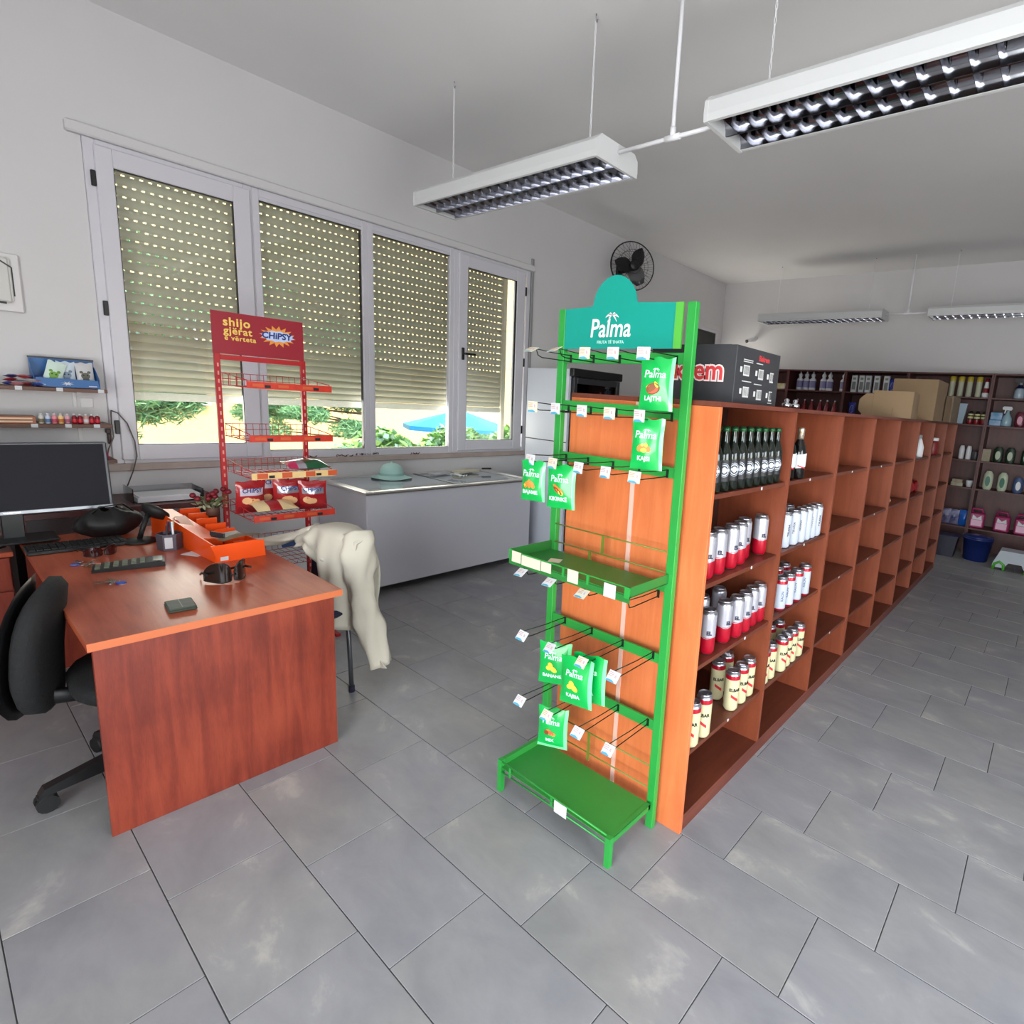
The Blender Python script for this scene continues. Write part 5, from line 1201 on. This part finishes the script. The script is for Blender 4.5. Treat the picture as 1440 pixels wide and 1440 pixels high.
# lowest shelf clutter
t = thing('desk_stapler', 'grey stapler-like tool on the lowest wall shelf above the monitor', 'stapler', (-4.76, .56, 1.0905))
MB().box(-.02, .02, -.04, .14, 0, .012, bev=.003).box(-.015, .015, -.05, -.015, .012, .045, bev=.004).box(-.012, .012, -.03, .12, .022, .032, bev=.003).obj('stapler_body', M_grey, t)
p, _ = pillow(.09, .05, .03, None, seed=4); simple('sweet_pouch', p, mat('magenta_wrap', (176, 30, 80), .35), 'small magenta packet on the lowest wall shelf', 'packet', (-4.76, .745, 1.0905), PI/2)
t = thing('plastic_cup', 'clear plastic cup behind the magenta packet', 'cup', (-4.85, .765, 1.0905))
MB().lathe([(.022, 0), (.032, .09), (.031, .09), (.021, .003)], 16).obj('cup', M_clear, t)
# white wall unit above
t = thing('wall_unit', 'white square wall box with vent slots above the wall shelves', 'wall unit', (XW, .36, 1.94))
MB().box(.001, .02, -.2, .155, 0, .325, bev=.006).obj('unit_frame', M_pvc2, t)
MB().box(.02, .034, -.17, .115, .05, .30, bev=.012).obj('unit_cover', mat('cover_grey', (205, 204, 200), .45), t)
MB().box(.0345, .0355, -.17, .085, .022+.02, .054).obj('vent_slot', M_black, t)
MB().box(.0205, .0215, .118, .124, .09, .25).obj('vent_slot', M_black, t)
MB().prism([(.04, .299), (.115, .245), (.121, .25), (.046, .305)], .0345, .0352, 'x').obj('seam_line', M_dgrey, t)
# socket plate
simple('wall_socket', MB().box(.0, .006, -.03, .03, -.03, .03, bev=.002), M_pvc2, 'white blank socket plate under the upper wall shelf', 'socket', (XW+.0005, .74, 1.43))

# ================================================================== OFFICE CHAIR
oc = thing('office_chair', 'black office chair with five-star base tucked in at the desk', 'chair', (-2.83, .52, 0), 0)
for k in range(5):
    a = math.radians(-87+72*k); ca_, sa = math.cos(a), math.sin(a)
    Mx = Matrix.Rotation(a, 4, 'Z')
    MB().prism([(.02, .10), (.02, .165), (.12, .145), (.33, .095), (.345, .07), (.31, .068), (.1, .085)], -.022, .022, 'y', M=Mx).obj('base_arm', M_black, oc)
    MB().cyl((.325, -.028, .033), (.325, -.008, .033), .033, 14, M=Mx).cyl((.325, .008, .033), (.325, .028, .033), .033, 14, M=Mx).box(.30, .35, -.026, .026, .04, .072, M=Mx, bev=.008).obj('caster', M_rub, oc)
MB().cyl((0, 0, .1), (0, 0, .42), .028, 12).cyl((0, 0, .1), (0, 0, .26), .04, 12).obj('gas_column', M_black, oc)
def seatf(u, v): 
    a = 2*PI*u; se = 3.0; c, s_ = math.cos(a), math.sin(a); q = (abs(c)**se+abs(s_)**se)**(-1/se)
    r = [0, .9, 1, 1, .92, .0][int(round(v*5))]; z = [.42, .42, .44, .475, .50, .505][int(round(v*5))]
    return (c*q*.24*r, s_*q*.23*r, z)
MB().grid(28, 5, seatf).obj('seat', mat('black_fabric', (16, 16, 18), .85, bump=.3, nscale=80), oc)
MB().box(-.12, .12, -.1, .1, .39, .42, bev=.01).obj('seat_mechanism', M_black, oc)
BM = Matrix.Translation((-.10, -.255, .615)) @ Matrix.Rotation(-.3, 4, 'Z') @ Matrix.Rotation(-.10, 4, 'X')
def backf(u, v):
    a = 2*PI*u; se = 2.6; c, s_ = math.cos(a), math.sin(a); q = (abs(c)**se+abs(s_)**se)**(-1/se)
    i = int(round(v*5)); r = [0, .88, 1, 1, .88, 0][i]; y = [-.035, -.035, -.015, .02, .04, .04][i]
    x, z = c*q*.215*r, s_*q*.25*r
    return (x*(1-.15*z), y-.9*x*x, z)
MB().grid(28, 5, backf, M=BM).obj('backrest', MATS['black_fabric'], oc)
def shellf(u, v):
    x, y, z = backf(u, v); return (x*1.06, -.042+(y*.0)-.9*x*x-.012*(1-abs(v-.5)), z*1.05)
MB().grid(28, 5, shellf, M=BM).obj('back_shell', M_black, oc)
MB().tube([(0, -.12, .41), (-.02, -.27, .43), (-.04, -.32, .48), (-.08, -.32, .58)], .016, 8, flat=2).obj('back_bar', M_black, oc)
cr = MB()
for k in range(14): cr.tube([(-.03+.026*math.cos(a), -.29-.008*k*0+.026*math.sin(a)*.8, .44+.012*k) for a in [2*PI*j/10 for j in range(10)]], .004, 5, closed=True)
cr.obj('bellows', M_rub, oc)
MB().lathe([(.03, 0), (.035, .01), (.03, .03)], 10, Matrix.Translation((-.22, -.36, .62)) @ Matrix.Rotation(-PI/2, 4, 'X')).obj('knob', M_dgrey, oc)

# ================================================================== VISITOR CHAIR WITH JACKET
vc = thing('visitor_chair', 'grey-legged navy chair behind the desk corner, hidden by a jacket', 'chair', (-3.08, 1.22, 0), math.radians(8))
M_leg = mat('brushed_grey_tube', (120, 122, 126), .35, .8); M_navy = mat('navy_fabric', (26, 26, 50), .8)
for sx in (-1, 1):
    MB().tube([(sx*.2, -.16, .44), (sx*.215, -.19, .2), (sx*.225, -.2, .012)], .012, 8).obj('leg', M_leg, vc)
    MB().tube([(sx*.2, .2, .86), (sx*.2, .19, .6), (sx*.19, .13, .44), (sx*.205, .13, .3), (sx*.235, .12, .012)], .012, 8).obj('leg', M_leg, vc)
for x, y in ((-.225, -.2), (.225, -.2), (-.235, .12), (.235, .12)): MB().cyl((x, y, 0), (x, y, .035), .016, 8).obj('foot_cap', M_navy, vc)
MB().box(-.2, .2, -.19, .18, .43, .47, bev=.015).obj('seat', M_navy, vc)
MB().grid(8, 6, lambda u, v: (-.19+.38*u, .17-.03*math.sin(PI*u)+.02*v, .56+.3*v)).grid(8, 6, lambda u, v: (.19-.38*u, .20-.03*math.sin(PI*u)+.02*v, .56+.3*v)).obj('backrest', M_navy, vc)
# jacket
jk = thing('jacket', 'off-white cotton jacket draped over the chair behind the desk', 'jacket', (-3.08, 1.22, 0), math.radians(8))
M_jk = mat('off_white_cotton', (196, 189, 174), .85, noise=.03, nscale=6, bump=.15)
rj = random.Random(6)
def drape(u, v):
    # u across the back, v from the front hem over the top to the back hem
    x = -.20+.45*u
    fold = .020*math.sin(11*u+2.5*v)+.012*math.sin(23*u+1+4*v)
    tw = .5
    top = .885+.03*math.sin(PI*u)-.05*max(0, u-.75)*4*.5-.035*(1-u)
    if v < tw:
        k = 1-v/tw; L = .10+.42*min(1, max(0, (u-.25)/.5))
        y = .155-.03*math.sin(PI*u)-.035*math.sin(PI*min(1, k*1.2))-.03*k; z = top-L*k
        y -= fold*k*1.6+.02*k
    else:
        k = (v-tw)/(1-tw); L = .58
        y = .235+.04*math.sin(PI*min(1, k*1.5))+.05*k; z = top-L*k; y += fold*k*1.8
    if abs(v-tw) < .09: z += .008*(1-abs(v-tw)/.09); 
    return (x+.02*math.sin(5*v), y, z)
b = MB(); b.grid(36, 40, drape); jb = b.obj('jacket_body', M_jk, jk); sm = jb.modifiers.new('thick', 'SOLIDIFY'); sm.thickness = .008
def sleeve(pts, radii, name):
    b = MB(); n = len(pts); P = [Vector(p) for p in pts]
    fine = []; rf = []
    for i in range(n-1):
        for k in range(6):
            t = k/6; p0 = P[max(i-1, 0)]; p1 = P[i]; p2 = P[i+1]; p3 = P[min(i+2, n-1)]
            fine.append(.5*((2*p1)+(-p0+p2)*t+(2*p0-5*p1+4*p2-p3)*t*t+(-p0+3*p1-3*p2+p3)*t**3)); rf.append(radii[i]*(1-t)+radii[i+1]*t)
    fine.append(P[-1]); rf.append(radii[-1])
    b.tube(fine, .05, 18, radii=rf, flat=.6)
    for i, v in enumerate(b.v):
        ring = i//18; a = 2*PI*(i % 18)/18
        c = fine[min(ring, len(fine)-1)]
        v += (v-c)*(.13*math.sin(2*a+ring*.35)+.13*math.sin(4*a-ring*.5)+.06*math.sin(ring*1.3+a))
    return b.obj(name, M_jk, jk)
sleeve([(.19, .20, .875), (.25, .17, .78), (.27, .16, .62), (.285, .17, .48), (.31, .20, .33), (.345, .225, .15)], [.075, .078, .07, .066, .062, .062], 'sleeve')
sleeve([(-.12, .17, .85), (-.24, .12, .80), (-.34, .05, .765), (-.42, -.02, .755)], [.06, .045, .04, .036], 'sleeve')
MB().tube([(-.02, .13, .79), (.03, .10, .77), (.09, .09, .74), (.13, .10, .72)], .03, 8, radii=[.02, .035, .035, .02], flat=.5).obj('collar', M_jk, jk)
MB().prism([(.30, .23), (.42, .16), (.40, .155), (.33, .14)], .20, .206, 'y').obj('belt_tip', M_jk, jk)
MB().lathe([(.010, 0), (.011, .003)], 10, Matrix.Translation((.07, .108, .845)) @ Matrix.Rotation(PI/2, 4, 'X')).obj('dark_logo', M_dgrey, jk)

# ================================================================== BACK WALL SHELVING
BYF, BYB = 8.45, 8.85
BL = [.36, .88, 1.24, 1.70, 2.045]; BT = 2.345
xs = [-4.36, -3.49, -2.62, -1.78, -.79, .2]
wn = ['leftmost', 'second', 'third', 'fourth', 'rightmost visible']
for k in range(5):
    a, b_ = xs[k]+.001, xs[k+1]-.001
    t = thing('wall_shelving', 'dark mahogany shelving unit on the back wall, %s from the window side' % wn[k] if k < 4 else 'dark mahogany shelving unit on the back wall at the photo edge', 'shelves', ((a+b_)/2, BYF, 0), 0, 'mahogany shelving along the back wall')
    c = (a+b_)/2
    for x in (a, b_-.018): MB().box(x-c, x-c+.018, 0, .4, 0, BT-.0205).obj('side_panel', M_darkwood, t)
    MB().box(a-c, b_-c, 0, .4, BT-.02, BT).obj('top_board', M_darkwood, t)
    MB().box(a-c+.0185, b_-c-.0185, .39, .4, .0, BT-.0205).obj('back_panel', M_darkwood, t)
    for z in BL: MB().box(a-c+.0185, b_-c-.0185, .004, .389, z-.018, z).obj('shelf', M_darkwood, t)
def bottle(prof, mats, mis, seg=12, extra=None):
    t = link('bottle', None); MB().lathe(prof, seg, mis=mis).obj('bottle_body', mats, t); return t
def put_row(proto, name, xs_, z, lab, cat, group, y=8.56):
    for i, x in enumerate(xs_):
        o = proto if i == 0 else dup(proto)
        o.name = name; o.location = (x, y, z); o.rotation_euler = (0, 0, random.uniform(-.1, .1)); tag(o, lab % ordn(i) if '%s' in lab else lab, cat, group if len(xs_) > 1 else None)
M_lav = mat('lavender_print', (120, 116, 160), .5); M_dwhite = mat('dull_white', (206, 208, 212), .45); M_drk = mat('dark_maroon', (120, 16, 30), .3)  # slightly greyed white for packs along the back wall
p = bottle([(.045, 0), (.05, .01), (.05, .04), (.05, .14), (.048, .16), (.02, .19), (.032, .215), (.03, .235), (.012, .255), (.008, .285)], [M_dwhite, M_lav], [0, 0, 1, 0, 0, 0, 0, 0, 0])
MB().lathe([(.0505, .05), (.0505, .13)], 12, caps=False).obj('bottle_label', M_lav, p)
put_row(p, 'cleaner_bottle', [-3.33, -3.23, -3.13, -2.965, -2.87, -2.665], 2.0455, 'white cleaner bottle with lavender label on the top back shelf, %s from the left', 'bottle', 'white cleaner bottles on the back shelf')
p = bottle([(.038, 0), (.045, .01), (.045, .04), (.03, .12), (.012, .19), (.012, .2)], [M_cream2, M_drk], [0, 0, 1, 1, 1])
MB().lathe([(.013, .19), (.013, .21)], 8).obj('bottle_cap', M_dwhite, p)
put_row(p, 'red_bottle', [-3.33, -3.22, -3.105, -2.975, -2.87, -2.755], 1.7505-.05, 'conical dark red bottle with white cap on the back shelf, %s from the left', 'bottle', 'conical red bottles on the back shelf')
p = link('carton', None); MB().box(-.038, .038, -.03, .03, 0, .24, bev=.002).obj('carton_body', M_dwhite, p); MB().box(-.025, .025, -.0308, -.0302, .04, .15).obj('carton_print', mat('grey_print', (120, 124, 120), .5), p); MB().box(-.02, .02, -.0308, -.0302, .18, .21).obj('carton_print', mat('dull_green_print', (120, 140, 110), .5), p)
put_row(p, 'tall_carton', [-2.51, -2.405, -2.315, -2.2, -2.07], 2.0455, 'tall narrow white carton on the top back shelf, %s from the left', 'carton', 'tall white cartons on the back shelf')
M_blu = mat('royal_blue', (24, 44, 140), .35, coat=.3)
p = link('b', None); bb2, PP = pillow(.1, .2, .06, None, n=6, seed=1); bb2.obj('pack_film', M_blu, p)
on_front(MB().add([(.03*math.cos(a), .1+.06*math.sin(a), 0) for a in [2*PI*j/10 for j in range(10)]], [list(range(10))]), PP, .1, .2, 0, 0, .002).obj('pack_picture', M_lav, p)
put_row(p, 'blue_pack', [-1.99, -1.9, -1.82], 2.0455, 'royal blue packet on the top back shelf, %s from the left', 'packet', 'royal blue packets on the back shelf')
o = dup(p, (-2.5, 8.56, 1.7005), 0, 'single royal blue packet on the shelf below the white cartons'); o['group'] = 'royal blue packets on the back shelf'
def oval_bottle(w_, h_, m1, m2):
    t = link('x', None)
    MB().grid(16, 6, lambda u, v: (w_*min(1, 1.25*math.sin(PI*min(.955, .12+v*.84))**.5)*math.cos(2*PI*u), w_*.5*min(1, 1.25*math.sin(PI*min(.955, .12+v*.84))**.5)*math.sin(2*PI*u), h_*v)).obj('bottle_body', m1, t)
    MB().prism([(.5*w_*math.cos(a), h_*.45+.28*h_*math.sin(a)) for a in [2*PI*k/12 for k in range(12)]], -w_*.56, -w_*.5, 'y').obj('bottle_label', m2, t)
    return t
put_row(oval_bottle(.05, .2, M_dwhite, M_drk), 'oval_bottle', [-2.31], 1.7005, 'oval white bottle with dark label beside the cardboard boxes', 'bottle', None)
put_row(oval_bottle(.045, .22, mat('pearl_gold', (206, 196, 160), .35), M_dwhite), 'gold_bottle', [-2.18], 1.7005, 'pearly gold bottle half hidden by the cardboard flap', 'bottle', None)
M_ycap = mat('mustard_cap', (170, 150, 40), .4)
p = bottle([(.03, 0), (.034, .01), (.034, .19), (.036, .195), (.036, .255), (.03, .262)], [mat('greenish_white', (170, 172, 150), .45), M_ycap], [0, 0, 0, 1, 1])
put_row(p, 'aerosol_can', [-1.25, -1.15, -1.05, -.945], 2.0455, 'slim spray can with mustard cap on the top back shelf, %s from the left', 'spray can', 'mustard-capped spray cans')
p = bottle([(.035, 0), (.04, .01), (.04, .06), (.03, .12), (.02, .2), (.022, .24)], [M_dwhite, M_drk], [0, 0, 1, 0, 1])
put_row(p, 'ketchup_bottle', [-.86], 2.0455, 'white bottle with red cap right of the mustard-capped cans', 'bottle', None)
def trigger(col, lab):
    t = link('x', None)
    MB().lathe([(.05, 0), (.058, .012), (.055, .1), (.03, .15), (.018, .17), (.018, .2)], 14).obj('bottle_body', col, t)
    MB().prism([(-.06, .21), (.03, .2), (.045, .225), (.03, .25), (-.05, .25), (-.065, .235)], -.014, .014, 'y').prism([(-.035, .21), (-.02, .205), (-.03, .16), (-.04, .165)], -.006, .006, 'y').obj('trigger_head', M_dgrey if lab is None else lab, t)
    return t
p = trigger(mat('steel_blue_bottle', (150, 166, 180), .3, coat=.3), None); MB().lathe([(.056, .13), (.02, .175)], 14, caps=False).obj('bottle_shoulder', mat('navy_plastic', (20, 26, 60), .35), p)
put_row(p, 'trigger_bottle', [-.50], 2.0455, 'navy and pale blue trigger spray bottle at the right photo edge', 'bottle', None)
simple('pale_box', MB().prism([(-.05, 0), (.04, 0), (.07, .26), (-.03, .26)], -.03, .03, 'y'), mat('ice_blue_card', (150, 170, 186), .5), 'tilted ice-blue carton beside the last cardboard box', 'carton', (-1.10, 8.56, 1.7005))
p = bottle([(.03, 0), (.034, .008), (.034, .06), (.034, .075), (.034, .1), (.034, .115), (.034, .135), (.02, .15), (.018, .17)], [M_drk, M_black, mat('straw', (190, 184, 130), .5)], [0, 0, 1, 2, 1, 2, 1, 1])
put_row(p, 'dark_bottle', [-.98, -.905, -.83], 1.7005, 'red and black banded bottle on the shelf under the mustard caps, %s from the left', 'bottle', 'red and black banded bottles')
simple('wipes_pack', MB().box(-.065, .065, -.03, .03, 0, .075, bev=.006).box(-.06, .07, -.028, .03, .0755, .17, bev=.006), mat('sky_blue_pack', (50, 120, 160), .4, rgb2=(150, 170, 200), nscale=9), 'sky blue and white soft pack next to the banded bottles', 'packet', (-.70, 8.56, 1.7005))
put_row(trigger(mat('aqua_bottle', (140, 170, 184), .25, coat=.4), M_dwhite), 'aqua_bottle', [-.58], 1.7005, 'clear aqua bottle with a nozzle on the right unit', 'bottle', None)
put_row(oval_bottle(.055, .19, mat('wine_bottle_plastic', (90, 16, 44), .3, coat=.3), mat('light_pink_label', (210, 150, 170), .5)), 'wine_bottle', [-.44], 1.7005, 'wine-coloured bottle with pink label at the photo edge', 'bottle', None)
p = bottle([(.028, 0), (.032, .01), (.032, .13), (.026, .16), (.02, .18)], [M_dwhite], [0, 0, 0, 0]); put_row(p, 'lotion_bottle', [-1.01, -.93], 1.2405, 'white lotion bottle on the fourth back shelf down, %s from the left', 'bottle', 'white lotion bottles')
simple('dark_tub', MB().lathe([(.04, 0), (.045, .01), (.045, .1), (.04, .12)], 12), M_dgrey, 'dark grey tub right of the lotion bottles', 'tub', (-.85, 8.56, 1.2405))
simple('patterned_box', MB().box(-.055, .05, -.04, .04, 0, .16, bev=.003), mat('pinkish_pattern', (150, 118, 108), .5, rgb2=(120, 130, 96), nscale=30), 'pinkish patterned carton beside the dark tub', 'carton', (-.73, 8.56, 1.2405))
M_gw = mat('sage_label', (176, 184, 160), .4); M_gdk = mat('forest_plastic', (20, 44, 30), .35)
put_row(oval_bottle(.055, .2, M_gdk, M_gw), 'shampoo_bottle', [-.60, -.47, -.30], 1.2405, 'dark green bottle with sage label on the fourth shelf down, %s from the left', 'bottle', 'dark green bottles with sage labels')
put_row(oval_bottle(.055, .24, M_gw, mat('teal_green_label', (60, 110, 90), .4)), 'soap_bottle', [-.66, -.50], .8805, 'sage green bottle with tall cap on the fifth shelf down, %s from the left', 'bottle', 'sage green soap bottles')
put_row(oval_bottle(.055, .2, mat('blue_grey_plastic', (60, 80, 120), .35), M_dwhite), 'blue_grey_bottle', [-.33], .8805, 'blue-grey bottle with white label at the end of the fifth shelf down', 'bottle', None)
simple('soap_carton', MB().box(-.07, .07, -.04, .04, 0, .05, bev=.002).box(-.06, .06, -.035, .035, .0505, .09, bev=.002), mat('taupe_card', (140, 116, 100), .5, rgb2=(150, 156, 130), nscale=20), 'pair of flat taupe cartons on the fifth back shelf', 'carton', (-1.0, 8.56, .8805))
simple('cream_jar', MB().lathe([(.03, 0), (.04, .06), (.042, .09)], 12), M_dwhite, 'small off-white jar beside the taupe cartons', 'jar', (-.86, 8.56, .8805))
for k, x in enumerate((-1.06, -.965)):
    pp, _ = pillow(.11, .2, .08, None, n=6, seed=k+3); simple('detergent_bag', pp, mat('indigo_film', (44, 40, 84), .35, rgb2=(150, 150, 180), nscale=14), 'indigo and white detergent bag on the lowest back shelf, %s' % ('left', 'right')[k], 'bag', (x, 8.56, .3605), 0, 'indigo detergent bags')
pp, _ = pillow(.12, .21, .09, None, n=6, seed=9); simple('detergent_bag', pp, mat('cobalt_film', (20, 84, 170), .3, coat=.3), 'bright cobalt blue detergent bag left of the pink jugs', 'bag', (-.85, 8.56, .3605))
def jug():
    t = link('x', None); m = mat('magenta_plastic', (150, 34, 90), .35)
    MB().box(-.085, .085, -.05, .05, 0, .2, bev=.015).obj('jug_body', m, t)
    MB().tube([(-.07, 0, .195), (-.06, 0, .25), (.04, 0, .25), (.06, 0, .195)], .014, 8).obj('jug_handle', m, t)
    MB().box(-.06, .06, -.0512, -.0504, .03, .11).obj('jug_label', mat('pale_pink_label', (226, 180, 204), .5), t)
    MB().prism([(-.055, .115), (.055, .115), (.045, .17), (.0, .135), (-.05, .175)], -.0514, -.0506, 'y').obj('jug_print', M_dwhite, t)
    return t
put_row(jug(), 'detergent_jug', [-.70, -.42, -.20], .3605, 'magenta detergent jug with handle on the lowest back shelf, %s from the left', 'jug', 'magenta detergent jugs')
# floor items before the unit
bk = thing('bucket', 'dark blue plastic bucket with lid on the floor by the back shelving', 'bucket', (-.62, 8.22, 0))
M_bk = mat('navy_bucket', (16, 34, 92), .35)
MB().lathe([(.13, 0), (.135, .005), (.165, .27), (.175, .272), (.175, .29), (.162, .29)], 24).obj('bucket_body', M_bk, bk)
MB().tube([(.17*math.cos(a), .17*math.sin(a)-.0, .275-.1*math.sin(a/1.0)*0+.03) for a in [PI*k/12 for k in range(13)]], .005, 6).obj('bucket_handle', M_chrome, bk)
MB().lathe([(.17, .291), (.168, .31), (.06, .325), (.03, .33)], 24).obj('bucket_lid', M_bk, bk)
t = thing('storage_crate', 'dark indigo crate on the floor left of the blue bucket', 'crate', (-.99, 8.2, 0))
MB().prism([(-.13, 0), (.13, 0), (.16, .26), (-.16, .26)], -.12, .12, 'y').obj('crate_body', mat('indigo_crate', (22, 20, 44), .5), t)
MB().box(-.17, .17, -.13, .13, .2605, .275, bev=.004).obj('crate_rim', mat('indigo_rim', (40, 36, 66), .5), t)
st = thing('step_stool', 'white plastic step stool with green legs on the floor at the right', 'stool', (-.22, 8.0, 0))
MB().prism([(-.19, .03), (-.19, .06), (-.13, .24), (.2, .24), (.26, .06), (.26, .03), (.14, .03), (.10, .1), (-.03, .1), (-.07, .03)], -.12, .12, 'y').obj('stool_body', mat('stool_white', (170, 178, 186), .45), st)
for x in (-.12, .2): MB().tube([(x-.06, -.121, .0), (x-.045, -.121, .07), (x, -.121, .1), (x+.045, -.121, .07), (x+.05, -.121, .0)], .016, 8).obj('leg', mat('lime_plastic', (70, 160, 40), .4), st)
for x in (-.12, .2): MB().box(x-.055, x+.055, .1, .13, 0, .029, bev=.006).obj('leg', mat('lime_plastic', (70, 160, 40), .4), st)
simple('yellow_pack', MB().box(-.07, .07, -.04, .04, 0, .09, bev=.01), mat('mustard_pack', (190, 170, 110), .5, rgb2=(220, 216, 200), nscale=12), 'small mustard and white packet peeping past the black carton', 'packet', (-3.62, 8.56, 2.0455))
